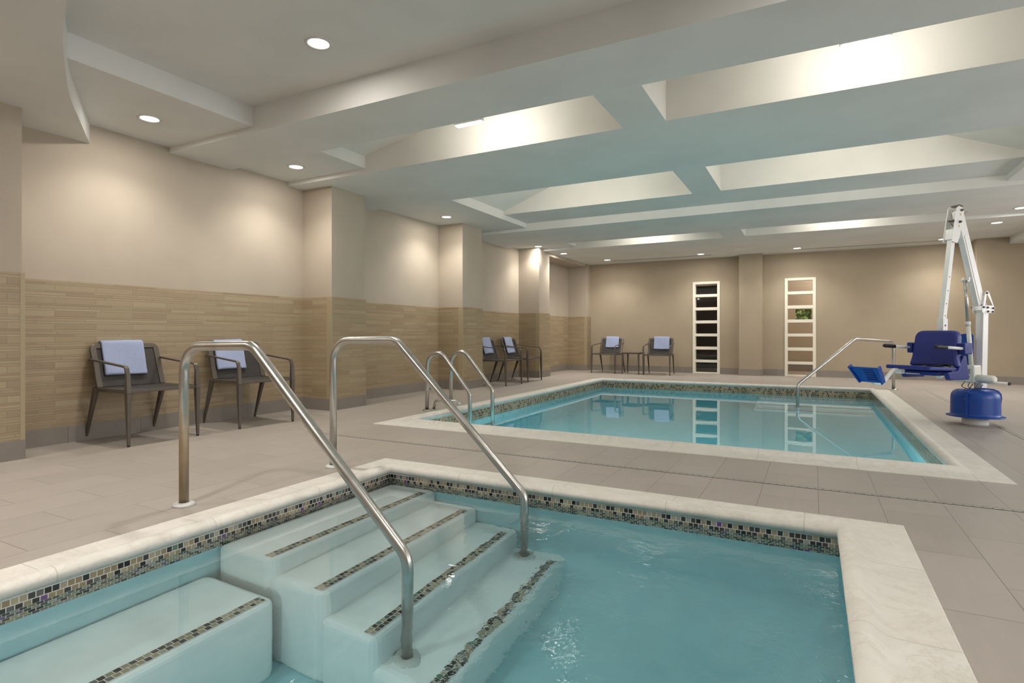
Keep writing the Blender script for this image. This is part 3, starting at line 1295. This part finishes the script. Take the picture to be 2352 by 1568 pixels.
# ------------------------------------------------------------------ slot drains in the floor
def drain(path, label):
    (x0, y0), (x1, y1) = path
    m = MB()
    L = math.hypot(x1 - x0, y1 - y0)
    wv = 0.036
    if abs(x1 - x0) > abs(y1 - y0):
        m.box((x0, y0 - wv / 2, -0.002), (x1, y0 + wv / 2, 0.0))
        m.face([(x0, y0 - wv / 2, 0.0022), (x1, y0 - wv / 2, 0.0022), (x1, y0 + wv / 2, 0.0022), (x0, y0 + wv / 2, 0.0022)], [(0, 0), (L, 0), (L, wv), (0, wv)])
    else:
        m.box((x0 - wv / 2, y0, -0.002), (x0 + wv / 2, y1, 0.0))
        m.face([(x0 - wv / 2, y0, 0.0022), (x0 + wv / 2, y0, 0.0022), (x0 + wv / 2, y1, 0.0022), (x0 - wv / 2, y1, 0.0022)], [(0, 0), (0, wv), (L, wv), (L, 0)])
    tag(m.build('floor_drain', M_DRAIN), label, 'drain')


drain(((-4.6, 4.187), (5.2, 4.187)), 'thin slot drain crossing the floor between hot tub and swimming pool')
drain(((1.785, 4.25), (1.785, 12.7)), 'thin slot drain running beside the right edge of the swimming pool')


# ------------------------------------------------------------------ stainless handrails
def flange(o, p, r=0.062, mat=None, h=0.016):
    f = MB()
    f.lathe([(r, 0.0), (r, h * 0.4), (r * 0.86, h), (0.034, h * 1.25), (0.0265, h * 1.25), (0.0265, 0.0)], c=p, n=36)
    return f.build('flange', mat or M_FLANGE, o)


def tub_rail(Y, X0, X1, zt, yb, label, mat):
    o = thing('handrail', label, 'handrail', (0, 0, 0), 0, 'steel handrails')
    zend = ZTW - TD[3]
    pts = fillet([(X0, Y, 0.0), (X0, Y, zt - 0.01), (X0 + 0.60, Y, zt), (X1, Y, -0.005), (X1, Y, zend)], [0.155, 0.13, 0.13], 12)
    # the sloping run meets the vertical post a little below the bend
    t = MB()
    t.tube(pts, 0.0265, 28)
    t.build('rail', mat, o)
    flange(o, (X0, Y, 0.0))
    flange(o, (X1, Y, zend), 0.066, M_WPLAST)
    return o


tub_rail(2.05, -3.255, -1.615, 0.94, 2.05, 'nearest steel handrail descending into the hot tub, brown stained lower post', M_STAIN)
tub_rail(3.17, -3.20, -1.585, 0.962, 3.17, 'second steel handrail entering the hot tub at its far side', M_STEEL)

# pool ladder
lad = thing('pool_ladder', 'steel ladder with two hooped grab rails on the left side of the swimming pool', 'ladder', (0, 0, 0))
for Y, XA in ((6.09, -4.48), (6.66, -4.49)):
    XB = -3.80
    pts = fillet([(XA, Y, 0.0), (XA + 0.0, Y, 0.70), (XA + 0.44, Y, 0.765), (XB, Y, 0.27), (XB, Y, ZPW - 1.05)], [0.16, 0.14, 0.10], 12)
    t = MB()
    pts2 = fillet([(XA, Y, 0.0), (XA + 0.01, Y, 0.68), (XA + 0.20, Y, 0.80), (XB - 0.02, Y, 0.26), (XB, Y, ZPW - 1.05)], [0.16, 0.14, 0.10], 12)
    t.tube(pts2, 0.0255, 26)
    t.build('grab_rail', M_STEEL, lad)
    flange(lad, (XA, Y, 0.0), 0.058, M_STEEL)
for k in range(3):
    t = MB()
    t.box((-3.86, 6.09, ZPW - 0.32 - 0.28 * k), (-3.76, 6.66, ZPW - 0.30 - 0.28 * k))
    t.build('tread', M_STEEL, lad, bevel=0.004)
# fill spout
sp = thing('fill_spout', 'short bent steel spout beside the pool ladder feet', 'spout', (0, 0, 0))
t = MB()
t.tube(fillet([(-4.46, 6.205, 0.0), (-4.42, 6.205, 0.130), (-4.14, 6.24, 0.125), (-4.07, 6.26, 0.085)], [0.05, 0.05], 8), 0.018, 20)
t.build('spout', M_STEEL, sp)
flange(sp, (-4.46, 6.205, 0.0), 0.045, M_STEEL, 0.01)

# rail at the far right corner of the pool
pr = thing('handrail', 'thin steel handrail sloping into the far right corner of the swimming pool', 'handrail', (0, 0, 0), 0, 'steel handrails')
F_, W_ = Vector((1.29, 12.34, 0)), Vector((-0.227, 10.77, 0))


def on(t, z): return tuple(F_.lerp(W_, t) + Vector((0, 0, z)))


t = MB()
t.tube(fillet([on(0, 0.0), on(0, 0.86), on(0.42, 0.915), on(1, 0.15), on(1, ZPW - 0.75)], [0.12, 0.10, 0.12], 12), 0.0265, 26)
t.build('rail', M_STEEL, pr)
flange(pr, on(0, 0.0), 0.07, M_STEEL)
flange(pr, on(1, ZPW - 0.765), 0.062, M_FLANGE)


# ------------------------------------------------------------------ patio chairs
def make_chair():
    o = thing('patio_chair', '', 'chair')
    hw = 0.315
    zt, zs_ = 0.905, 0.50
    yb_top, yb_bot = -0.305, -0.165
    # back frame: four bars round an inset panel
    bd = Vector((0, yb_top - yb_bot, zt - zs_)).normalized()      # up along the back
    bn = Vector((1, 0, 0)).cross(bd).normalized()                 # normal
    H = math.hypot(yb_top - yb_bot, zt - zs_)
    f = MB()
    outer = rrect(-hw, 0.0, hw, H, 0.055, 6)
    # lower corners square
    inner = [( -hw + 0.048, 0.02), (hw - 0.048, 0.02), (hw - 0.048, H - 0.045), (-hw + 0.048, H - 0.045)]
    org = Vector((0, yb_bot, zs_))
    ex = Vector((1, 0, 0))
    outer = [(hw, 0.0)] + [p for p in rrect(-hw, -0.2, hw, H, 0.055, 6) if p[1] > 0] + [(-hw, 0.0)]
    # build as a band between the outer arch and the inner arch
    inn = []
    for x, y in outer:
        inn.append((max(-hw + 0.05, min(hw - 0.05, x * 0.84)), min(y, H - 0.045)))
    inn[0] = (hw - 0.05, 0.0)
    inn[-1] = (-hw + 0.05, 0.0)
    n = len(outer)
    for s in (-1, 1):
        for k in range(n - 1):
            q_ = [outer[k], outer[k + 1], inn[k + 1], inn[k]]
            f.face([org + ex * a + bd * b + bn * 0.014 * s for a, b in q_])
    for k in range(n - 1):
        for line in (outer, inn):
            a, b = line[k], line[k + 1]
            f.face([org + ex * a[0] + bd * a[1] - bn * 0.014, org + ex * b[0] + bd * b[1] - bn * 0.014,
                    org + ex * b[0] + bd * b[1] + bn * 0.014, org + ex * a[0] + bd * a[1] + bn * 0.014])
    for sx in (-1, 1):
        f.face([org + ex * sx * hw - bn * 0.014, org + ex * sx * (hw - 0.05) - bn * 0.014, org + ex * sx * (hw - 0.05) + bn * 0.014, org + ex * sx * hw + bn * 0.014])
    br = f.build('backrest', M_BRONZE, o, bevel=0.004)
    p = MB()
    p.obox(org + bd * (H - 0.045) / 2, (ex, bd, bn), (hw - 0.052, (H - 0.055) / 2, 0.005))
    p.build('mesh_panel', M_SLING, br)
    # seat: sling with two side bars and a front bar
    s = MB()
    s.obox((0, 0.09, zs_ - 0.006), ((1, 0, 0), (0, 1, 0), (0, 0, 1)), (hw - 0.02, 0.255, 0.006))
    s.build('seat', M_SLING, o)
    fr = MB()
    for sx in (-1, 1):
        fr.beam((sx * (hw - 0.012), -0.19, zs_ - 0.016), (sx * (hw - 0.012), 0.345, zs_ - 0.012), 0.024, 0.036)
    fr.beam((-hw, 0.345, zs_ - 0.014), (hw, 0.345, zs_ - 0.014), 0.028, 0.026)
    fr.beam((-hw, -0.175, zs_ - 0.014), (hw, -0.175, zs_ - 0.014), 0.03, 0.03)
    fr.build('seat_frame', M_BRONZE, o, bevel=0.004)
    for sx in (-1, 1):
        # arm: flat bar from the back frame, bending down over the front leg
        a = MB()
        x = sx * (hw + 0.006)
        path = fillet([(x, -0.262, 0.765), (x, 0.335, 0.708), (x, 0.352, 0.62)], [0.035], 6)
        for u_, v_ in zip(path[:-1], path[1:]):
            d = (v_ - u_).normalized()
            a.beam(u_ - d * 0.001, v_ + d * 0.001, 0.036, 0.015, up=(0, d.z * -1 if abs(d.z) > .5 else 0, 1) if abs(d.z) < .9 else (0, 1, 0))
        a.build('arm', M_BRONZE, o)
        # front leg, widest at the seat
        g = MB()
        g.beam((x, 0.352, 0.66), (x, 0.356, zs_ - 0.03), 0.036, 0.026, up=(0, 1, 0), taper=(0.040, 0.048))
        g.beam((x, 0.356, zs_ - 0.03), (x, 0.366, 0.012), 0.040, 0.048, up=(0, 1, 0), taper=(0.024, 0.020))
        l = g.build('leg', M_BRONZE, o, bevel=0.004)
        c = MB()
        c.lathe([(0.011, 0.0), (0.013, 0.004), (0.012, 0.014)], c=(x, 0.366, 0), n=14)
        c.build('foot_cap', M_BLACK, l)
        # rear leg, splayed backwards
        g = MB()
        xb = sx * (hw - 0.004)
        g.beam((xb, -0.185, zs_ - 0.0), (xb, -0.366, 0.012), 0.036, 0.060, up=(0, 1, 0), taper=(0.022, 0.020))
        l = g.build('leg', M_BRONZE, o, bevel=0.004)
        c = MB()
        c.lathe([(0.011, 0.0), (0.013, 0.004), (0.012, 0.014)], c=(xb, -0.368, 0), n=14)
        c.build('foot_cap', M_BLACK, l)
    return o


def make_towel(name, x0, x1, drop, skew, seed):
    """folded towel laid over the top of a chair back, in the chair's frame"""
    r = random.Random(seed)
    zt, zs_ = 0.905, 0.50
    yt, yb = -0.305, -0.165
    d = Vector((0, yb - yt, zs_ - zt)).normalized()     # down the back
    nf = Vector((0, 0.945, 0.327))
    nx_, nz_ = 14, 22
    prof = []
    # cross-section from front hem, up, over the bar, down behind
    for k in range(nz_ + 1):
        s_ = k / nz_
        prof.append(('f', drop * (1 - s_)))
    layers = []
    top = Vector((0, yt, zt))
    m = MB()
    th = 0.020
    rows = []
    for kind, s_ in prof:
        rows.append((top + d * s_, nf, s_))
    for k in range(1, 6):
        a = PI * k / 6
        rows.append((top, nf * math.cos(a) + Vector((0, -0.327, 0.945)) * math.sin(a), 0))
    for k in range(0, 9):
        rows.append((top + d * (drop * 0.75) * k / 8, -nf, -(drop * 0.75) * k / 8))
    pts_o, pts_i = [], []
    for base, nn, s_ in rows:
        ro, ri = [], []
        for i in range(nx_ + 1):
            t_ = i / nx_
            sk = skew * s_
            x = x0 + (x1 - x0) * t_ + sk
            wob = 0.004 * math.sin(t_ * 7 + seed) * min(abs(s_) * 6, 1) + 0.003 * math.sin(t_ * 3 + s_ * 14 + seed)
            ro.append(base + nn * (0.017 + th + wob) + Vector((x, 0, 0)) + d * (0.006 * math.sin(t_ * 5 + seed) * (1 if s_ > drop * .9 else 0)))
            ri.append(base + nn * 0.0165 + Vector((x, 0, 0)))
        pts_o.append(ro)
        pts_i.append(ri)
    R = len(rows)
    for k in range(R - 1):
        for i in range(nx_):
            m.face([pts_o[k][i], pts_o[k][i + 1], pts_o[k + 1][i + 1], pts_o[k + 1][i]], smooth=True)
            m.face([pts_i[k][i], pts_i[k + 1][i], pts_i[k + 1][i + 1], pts_i[k][i + 1]], smooth=True)
    for k in range(R - 1):
        for i in (0, nx_):
            a, b, c, e = pts_o[k][i], pts_o[k + 1][i], pts_i[k + 1][i], pts_i[k][i]
            # folded edge: two rounded layers with a crease between them
            sgn = -1 if i == 0 else 1
            m1, m2 = (a + e) / 2, (b + c) / 2
            o1 = Vector((sgn * 0.007, 0, 0))
            qa, qb = (a * 0.75 + e * 0.25) + o1, (b * 0.75 + c * 0.25) + o1
            qc, qd = (a * 0.25 + e * 0.75) + o1, (b * 0.25 + c * 0.75) + o1
            m.face([a, b, qb, qa], smooth=True)
            m.face([qa, qb, m2, m1], smooth=True)
            m.face([m1, m2, qd, qc], smooth=True)
            m.face([qc, qd, c, e], smooth=True)
    for k in (0, R - 1):
        for i in range(nx_):
            a, b, c, e = pts_o[k][i], pts_o[k][i + 1], pts_i[k][i + 1], pts_i[k][i]
            dd = d * 0.006
            m.face([a, b, (b + c) / 2 + dd, (a + e) / 2 + dd], smooth=True)
            m.face([(a + e) / 2 + dd, (b + c) / 2 + dd, c, e], smooth=True)
    return m


CH0 = make_chair()
chairs = [
    (-5.735, 3.200, -PI / 2, 'nearest bronze patio chair on the left, between hot tub handrail and wall'),
    (-5.690, 4.335, -PI / 2 - 0.10, 'bronze patio chair seen through the nearest handrail, just before the first pilaster'),
    (-5.59, 9.98, -PI / 2 - 0.02, 'bronze patio chair directly beside the second pilaster, nearer of the overlapping pair'),
    (-5.63, 11.02, -PI / 2 - 0.02, 'bronze patio chair of the overlapping pair that stands nearer the third pilaster'),
    (-4.745, 14.40, PI - 0.06, 'bronze patio chair at the far wall, left of the small side table'),
    (-3.40, 14.30, PI + 0.06, 'bronze patio chair at the far wall, right of the small side table'),
]
towels = [
    (-0.215, 0.155, 0.315, -0.05, 'pale blue folded towel over the back of the nearest chair'),
    (-0.235, 0.09, 0.32, -0.05, 'pale blue folded towel on the chair seen through the handrail'),
    (-0.19, 0.13, 0.31, -0.06, 'pale blue towel on the chair beside the second pilaster'),
    (-0.20, 0.12, 0.33, -0.06, 'pale blue towel on the chair nearest the third pilaster'),
    (-0.16, 0.185, 0.27, 0.04, 'pale blue towel on the far wall chair left of the side table'),
    (-0.16, 0.205, 0.30, 0.02, 'pale blue towel on the far wall chair right of the side table'),
]
for i, ((x, y, rz, lab), (x0, x1, dr, sk, tl)) in enumerate(zip(chairs, towels)):
    o = CH0 if i == 0 else copy_tree(CH0)
    o.location = (x, y, 0)
    o.rotation_euler = (0, 0, rz)
    o['label'] = lab
    o['group'] = 'bronze patio chairs'
    # local x grows to the sitter's right; seen from the front it runs right to left
    tw = make_towel('towel', -x1, -x0, dr, -sk, i + 1)
    to = tw.build('towel', M_TOWEL, loc=(x, y, 0), rz=rz)
    tag(to, tl, 'towel', 'folded towels on the chairs')

# side table between the far chairs
tb = thing('side_table', 'small square bronze side table between the two chairs at the far wall', 'table', (-4.035, 14.22, 0), -0.04)
t = MB()
t.box((-0.235, -0.235, 0.528), (0.235, 0.235, 0.546))
t.build('tabletop', M_BRONZE, tb, bevel=0.004)
t = MB()
for s in (-1, 1):
    t.box((-0.225, s * 0.215 - 0.012, 0.505), (0.225, s * 0.215 + 0.012, 0.528))
    t.box((s * 0.215 - 0.012, -0.21, 0.505), (s * 0.215 + 0.012, 0.21, 0.528))
t.build('apron', M_BRONZE, tb)
for sx in (-1, 1):
    for sy in (-1, 1):
        t = MB()
        t.beam((sx * 0.205, sy * 0.205, 0.527), (sx * 0.215, sy * 0.215, 0.0), 0.045, 0.045, up=(0, 1, 0), taper=(0.02, 0.02))
        t.build('leg', M_BRONZE, tb, bevel=0.003)

# ------------------------------------------------------------------ pool lift
LX, LY = 1.593, 7.99
lift = thing('pool_lift', 'blue and white pool lift chair hanging from a folding arm beside the pool', 'pool lift', (LX, LY, 0))
CW = Vector((-0.724, 0.690, 0))        # sitter's side that is farther from the camera
CA = Vector((-0.690, -0.724, 0))       # the way the chair faces, in the plane of the arms
RT = -CW
UP = Vector((0, 0, 1))


def f(s, l, z): return CA * s + RT * l + UP * z


def bolt(parent, p, d, r=0.014, ln=0.02):
    b = MB()
    p, d = Vector(p), Vector(d).normalized()
    b.tube([p, p + d * ln * 0.5], r, 12)
    b.tube([p + d * ln * 0.5, p + d * ln], r * 0.7, 6)
    return b.build('bolt', M_GREY, parent)


m = MB()
m.lathe([(0.118, 0.0), (0.120, 0.02), (0.120, 0.10), (0.10, 0.11)], n=44)
m.build('base', M_WHITE, lift)
m = MB()
m.lathe([(0.26, 0.092), (0.262, 0.100), (0.245, 0.104), (0.226, 0.108), (0.222, 0.13), (0.220, 0.30), (0.215, 0.335), (0.198, 0.365), (0.165, 0.385), (0.11, 0.393), (0.07, 0.394)], n=64)
cov = m.build('base_cover', M_BLUE, lift)
m = MB()
ang = math.radians(240)
ca, sa = math.cos(ang), math.sin(ang)
prof = [(0.262, 0.096), (0.243, 0.115), (0.238, 0.30), (0.232, 0.345), (0.21, 0.378), (0.17, 0.398), (0.10, 0.407), (0.0, 0.407), (0.0, 0.38), (0.21, 0.33), (0.215, 0.10)]
m.prism(prof, (0, 0, 0), (ca, sa, 0), (0, 0, 1), (-sa, ca, 0), 0.022)
ca2, sa2 = math.cos(ang + 2.2), math.sin(ang + 2.2)
m.prism(prof[2:], (0, 0, 0), (ca2, sa2, 0), (0, 0, 1), (-sa2, ca2, 0), 0.022)
m.build('seam', M_BLUE, cov, bevel=0.002)
for z in (0.135, 0.30):
    bolt(cov, (0.232 * ca + 0.011 * sa, 0.232 * sa - 0.011 * ca, z), (sa, -ca, 0), 0.007, 0.012)

# post, slightly tapering, behind the middle of the base
m = MB()
m.beam(f(-0.085, 0.0, 0.30), f(-0.115, 0.0, 1.27), 0.078, 0.085, up=tuple(CA))
m.build('post', M_WHITE, lift, bevel=0.004)

# pivot bracket: two plates with a triangular window between lower block and upper lug
PBK = f(-0.115, 0, 1.235)
for s in (-1, 1):
    m = MB()
    ex_, l_ = CA, RT * (s * 0.048)
    lo_poly = [(-0.105, 0.0), (0.075, 0.0), (0.085, 0.02), (0.085, 0.085), (-0.085, 0.085), (-0.115, 0.06)]
    m.prism(lo_poly, PBK + l_, ex_, UP, RT, 0.008)
    m.prism([(-0.115, 0.06), (-0.085, 0.085), (0.020, 0.235), (-0.002, 0.250), (-0.030, 0.232)], PBK + l_, ex_, UP, RT, 0.008)
    m.prism([(0.035, 0.08), (0.070, 0.08), (0.038, 0.225), (0.020, 0.240), (0.004, 0.225)], PBK + l_, ex_, UP, RT, 0.0085)
    pl = m.build('pivot_plate', M_WHITE, lift, bevel=0.0025)
    for bx, bz in ((0.065, 0.065), (0.0, 0.062), (-0.09, 0.055), (-0.005, 0.018), (-0.085, 0.015), (0.012, 0.222)):
        bolt(pl, PBK + l_ + ex_ * bx + UP * bz + RT * s * 0.004, RT * s, 0.012, 0.018)
m = MB()
m.beam(PBK + CA * -0.02 + UP * 0.10 - RT * 0.03, PBK + CA * -0.02 + UP * 0.10 + RT * 0.03, 0.03, 0.03)
m.build('stop_block', M_GREY, lift)

# upper arm leaning forward to the apex
A0, A1 = f(-0.065, 0, 1.33), f(0.285, 0, 2.35)
ad = (A1 - A0).normalized()
aout = ad.cross(RT).normalized()
m = MB()
m.beam(A0, A1, 0.062, 0.115, up=tuple(aout), taper=(0.062, 0.095))
arm = m.build('upper_arm', M_WHITE, lift, bevel=0.005)
m = MB()
for s in (-1, 1):
    m.beam(A0 + RT * s * 0.033 + ad * 0.04, A1 + RT * s * 0.033 - ad * 0.28, 0.006, 0.060, up=tuple(aout))
m.build('stiffener', M_WHITE, arm, bevel=0.002)

# open head: two side plates with cross pins between them
H0, H1 = f(0.398, 0, 1.995), f(0.318, 0, 2.385)
hd = (H1 - H0).normalized()
hx = RT.cross(hd).normalized()
if hx.dot(CA) < 0: hx = -hx
for s in (-1, 1):
    m = MB()
    poly = [(0.045, 0.0), (-0.045, 0.0), (-0.06, 0.06), (-0.085, 0.26), (-0.075, 0.37), (-0.040, 0.40), (0.010, 0.405), (0.040, 0.375)]
    m.prism(poly, H0 + RT * (s * 0.046), hx, hd, RT, 0.007)
    hp = m.build('head_plate', M_WHITE, lift, bevel=0.003)
    for t_ in (0.365, 0.235):
        pb = H0 + hd * t_ - hx * 0.030 + RT * s * 0.049
        bolt(hp, pb, RT * s, 0.014, 0.022)
        if s == 1:
            m = MB()
            m.prism([(-0.014, -0.012), (0.014, -0.012), (0, 0.014)], pb - hd * 0.045 + RT * 0.0012, hx, hd, RT, 0.003)
            m.build('warning_sticker', M_YEL, hp)
m = MB()
m.obox(H1 + hd * 0.018 - hx * 0.02, (hx, RT, hd), (0.030, 0.048, 0.004))
m.obox(H0 + hd * 0.245 + hx * 0.005, (hx, RT, hd), (0.024, 0.045, 0.005))
m.beam(H0 + hd * 0.13 + RT * 0.045 - hx * 0.03, H0 + hd * 0.235 - RT * 0.045 - hx * 0.03, 0.006, 0.004)
m.beam(H0 + hd * 0.26 + RT * 0.045 - hx * 0.03, H0 + hd * 0.375 - RT * 0.045 - hx * 0.03, 0.006, 0.004)
m.build('cross_pin', M_GREY, lift)

# mast hanging down to the chair
Mt, Mj, Mb = f(0.362, 0, 2.135), f(0.515, 0, 1.15), f(0.525, 0, 0.60)
m = MB()
m.beam(Mt, Mj, 0.050, 0.056, up=tuple(CA))
mast = m.build('mast', M_WHITE, lift, bevel=0.004)
md_ = (Mj - Mt).normalized()
m = MB()
m.beam(Mt, Mt + md_ * 0.115, 0.086, 0.082, up=tuple(CA))
m.build('sleeve', M_WHITE, mast, bevel=0.004)
m = MB()
m.beam(Mj - md_ * 0.02, Mb, 0.066, 0.072, up=tuple(CA))
m.build('lower_mast', M_WHITE, mast, bevel=0.004)
for z_ in (1.62, 1.47, 1.33, 1.20):
    t_ = (Mt.z - z_) / (Mt.z - Mj.z)
    bolt(mast, Mt.lerp(Mj, t_) + RT * 0.024, RT, 0.007, 0.004)
bolt(mast, Mj.lerp(Mb, 0.10) + RT * 0.033, RT, 0.010, 0.005)

# actuator
a_top, a_j, a_b = f(0.160, 0, 1.60), f(0.117, 0, 1.13), f(0.060, 0, 0.64)
au = (a_top - a_b).normalized()
m = MB()
m.tube([a_b, a_j], 0.021, 24)
m.tube([a_j - au * 0.035, a_j + au * 0.012], 0.026, 24)
act = m.build('actuator', M_WPLAST, lift)
m = MB()
m.tube([a_j, a_top], 0.0165, 20)
m.build('piston_rod', M_STEEL, act)
m = MB()
for s in (-1, 1):
    m.prism([(-0.02, -0.02), (0.015, -0.025), (0.028, 0.012), (0.018, 0.032), (0.0, 0.018)], a_top + RT * s * 0.032, -CA, UP, RT, 0.010)
m.tube([a_top - RT * 0.045, a_top + RT * 0.045], 0.010, 12)
m.build('clevis', M_WHITE, act, bevel=0.002)
m = MB()
m.obox(f(0.035, 0.0, 0.562), (CA, RT, UP + CA * 0.03), (0.060, 0.050, 0.098))
mo = m.build('motor_housing', M_WPLAST, act, bevel=0.014, seg=3)
m = MB()
for k_, ww in enumerate((0.030, 0.034, 0.022, 0.032, 0.026)):
    m.obox(f(0.100, -0.006, 0.615 - 0.012 * k_), (RT, CA, UP), (ww / 2 + 0.003, 0.001, 0.0025))
m.tube([f(0.098, -0.008, 0.535), f(0.101, -0.008, 0.535)], 0.012, 16)
m.build('label', M_GREY, mo)
m = MB()
m.tube([f(0.05, 0.02, 0.520), f(0.03, 0.20, 0.515), f(0.028, 0.222, 0.514)], 0.040, 24, rs=[0.040, 0.040, 0.027])
m.build('motor', M_WPLAST, act)
# tiller bar and cables
m = MB()
m.tube([f(0.0, -0.235, 0.478), f(0.0, 0.330, 0.478)], 0.015, 16)
m.build('tiller_bar', M_WHITE, lift)
m = MB()
m.tube([f(0.0, 0.328, 0.478), f(0.0, 0.340, 0.478)], 0.0165, 16)
m.build('end_cap', M_BLACK, lift)
m = MB()
for k_ in range(3):
    p0 = f(0.085, -0.05 + 0.05 * k_, 0.475)
    m.tube(fillet([p0, p0 + f(0.02, -0.03 + .02 * k_, -0.055), p0 + f(0.0, 0.04, -0.085), p0 + f(-0.02, 0.07, -0.02)], 0.015, 5), 0.0045, 8)
m.build('cable', M_GREY, lift)
m = MB()
m.prism([(-0.055, -0.235), (0.055, -0.235), (0.06, 0.21), (0.045, 0.235), (-0.06, 0.22)], f(0.03, -0.085, 0.775), RT, UP, CA, 0.11)
m.build('battery_case', M_BLUE, lift, bevel=0.012, seg=3)

# the hanging chair, in its own frame (x to the far side, y forward)
KS = 0.95
CO = CA * 0.587


def c(x, y, z): return CO + (CW * x + CA * y) * KS + UP * (1 - (1 - z) * 0.947)


# backrest shell: rounded shoulders, widening into the seat
m = MB()
sh = [(-0.275, 0.0), (-0.250, 0.10), (-0.240, 0.27)] + [(-0.238 + 0.085 * (1 - math.cos(a)), 0.318 + 0.088 * math.sin(a)) for a in [PI / 2 * k / 6 for k in range(7)]]
sh = sh + [(-x, z) for x, z in reversed(sh)]
m.prism([(x * KS, z * KS) for x, z in sh], c(0, 0.045, 0.640), CW, (UP - CA * 0.14).normalized(), CA, 0.085)
m.build('backrest', M_BLUED, lift, bevel=0.024, seg=4)
m = MB()
m.prism([(x * KS, y * KS) for x, y in rrect(-0.255, 0.03, 0.255, 0.50, 0.05, 5)], c(0, 0, 0.612), CW, (CA + UP * 0.045).normalized(), (UP - CA * 0.045).normalized(), 0.040)
st = m.build('seat', M_BLUED, lift, bevel=0.012, seg=3)
m = MB()
for s in (-1, 1):
    m.prism([(-0.12, -0.05), (0.17, -0.05), (0.20, 0.03), (0.05, 0.045), (-0.03, 0.20), (-0.075, 0.20)], c(s * 0.243, 0.02, 0.555), CA, UP, CW, 0.05)
m.prism([(-0.20, 0), (0.20, 0), (0.17, -0.045), (-0.17, -0.045)], c(0, 0.17, 0.592), CW, UP, CA, 0.22)
m.build('seat_shell', M_BLUED, st, bevel=0.010, seg=3)
for s in (-1, 1):
    m = MB()
    m.prism([(-0.070, -0.060), (0.045, -0.060), (0.050, 0.055), (-0.070, 0.055)], c(s * 0.290, 0.0, 0.846), CA, UP, CW, 0.060)
    ab = m.build('arm_bracket', M_BLUED, lift, bevel=0.01, seg=3)
    bolt(ab, c(s * 0.290, 0.0, 0.846) + CW * s * 0.030, CW * s, 0.006, 0.004)
    m = MB()
    p0, p1, p2 = c(s * 0.290, 0.04, 0.845), c(s * 0.290, 0.29, 0.860), c(s * 0.290, 0.46, 0.870)
    m.tube([p0, p1], 0.0155, 18)
    ar = m.build('armrest', M_WHITE, lift)
    m = MB()
    m.tube([p1.lerp(p2, k / 10) for k in range(11)], 0.02, 18, rs=[0.020 + 0.002 * math.cos(k * 2.4) for k in range(10)] + [0.013])
    m.build('grip', M_BLACK, ar)
# seat belt
m = MB()
bp_ = [c(0.19, 0.09, 0.645), c(0.12, 0.10, 0.655), c(0.03, 0.13, 0.648), c(-0.05, 0.12, 0.655), c(-0.14, 0.12, 0.662), c(-0.20, 0.13, 0.668), c(-0.245, 0.14, 0.652)]
for a_, b_ in zip(bp_[:-1], bp_[1:]):
    m.beam(a_, b_, 0.042, 0.006)
m.beam(c(-0.245, 0.14, 0.655), c(-0.262, 0.12, 0.52), 0.042, 0.008, up=tuple(CW))
m.beam(c(0.0, 0.20, 0.640), c(-0.20, 0.17, 0.650), 0.035, 0.010)
m.beam(c(-0.06, 0.22, 0.641), c(-0.16, 0.12, 0.668), 0.030, 0.010)
m.build('seat_belt', M_BLACK, lift)
# under-seat frame, footrest tube and foot plate
m = MB()
m.obox(c(0.10, 0.45, 0.590), (CW, CA, UP), (0.030, 0.032, 0.030))
m.beam(c(0.06, 0.42, 0.565), c(-0.10, 0.05, 0.545), 0.014, 0.010)
m.beam(c(-0.02, 0.02, 0.52), c(-0.02, -0.06, 0.57), 0.05, 0.05)
m.build('seat_bracket', M_WHITE, lift, bevel=0.004)
m = MB()
m.tube(fillet([c(0.10, 0.44, 0.600), c(0.10, 0.56, 0.600), c(0.07, 0.76, 0.455), c(0.05, 0.93, 0.475)], [0.07, 0.07], 10), 0.020, 22)
m.build('footrest_tube', M_WHITE, lift)
m = MB()
T0, T1 = c(0.055, 0.93, 0.478), c(0.065, 1.03, 0.640)
td = (T1 - T0).normalized()
tn = CW.cross(td).normalized()
LT = (T1 - T0).length
m.prism([(-0.125, 0.0), (0.125, 0.0), (0.165, LT), (-0.165, LT)], T0, CW, td, tn, 0.016)
for s in (-1, 1):
    m.prism([(s * 0.118, -0.005), (s * 0.135, -0.005), (s * 0.175, LT + 0.012), (s * 0.158, LT + 0.012)][::s], T0, CW, td, tn, 0.055)
m.build('foot_plate', M_BLUE, lift, bevel=0.004)
m = MB()
for k in range(5):
    for sd in (-1, 1):
        m.obox(T0.lerp(T1, 0.18 + 0.16 * k) - CW * 0.035 + tn * sd * 0.011, (CW, td, tn), (0.055, 0.007, 0.005))
m.build('tread_rib', M_BLUED, lift.children[-1])

# light from the lamps is carried through the water surfaces
for o in bpy.data.objects:
    if o.name in ('tub_water', 'pool_water'):
        o.cycles.is_caustics_caster = True
for root in (tub, pool):
    for o in root.children_recursive:
        o.cycles.is_caustics_receiver = True
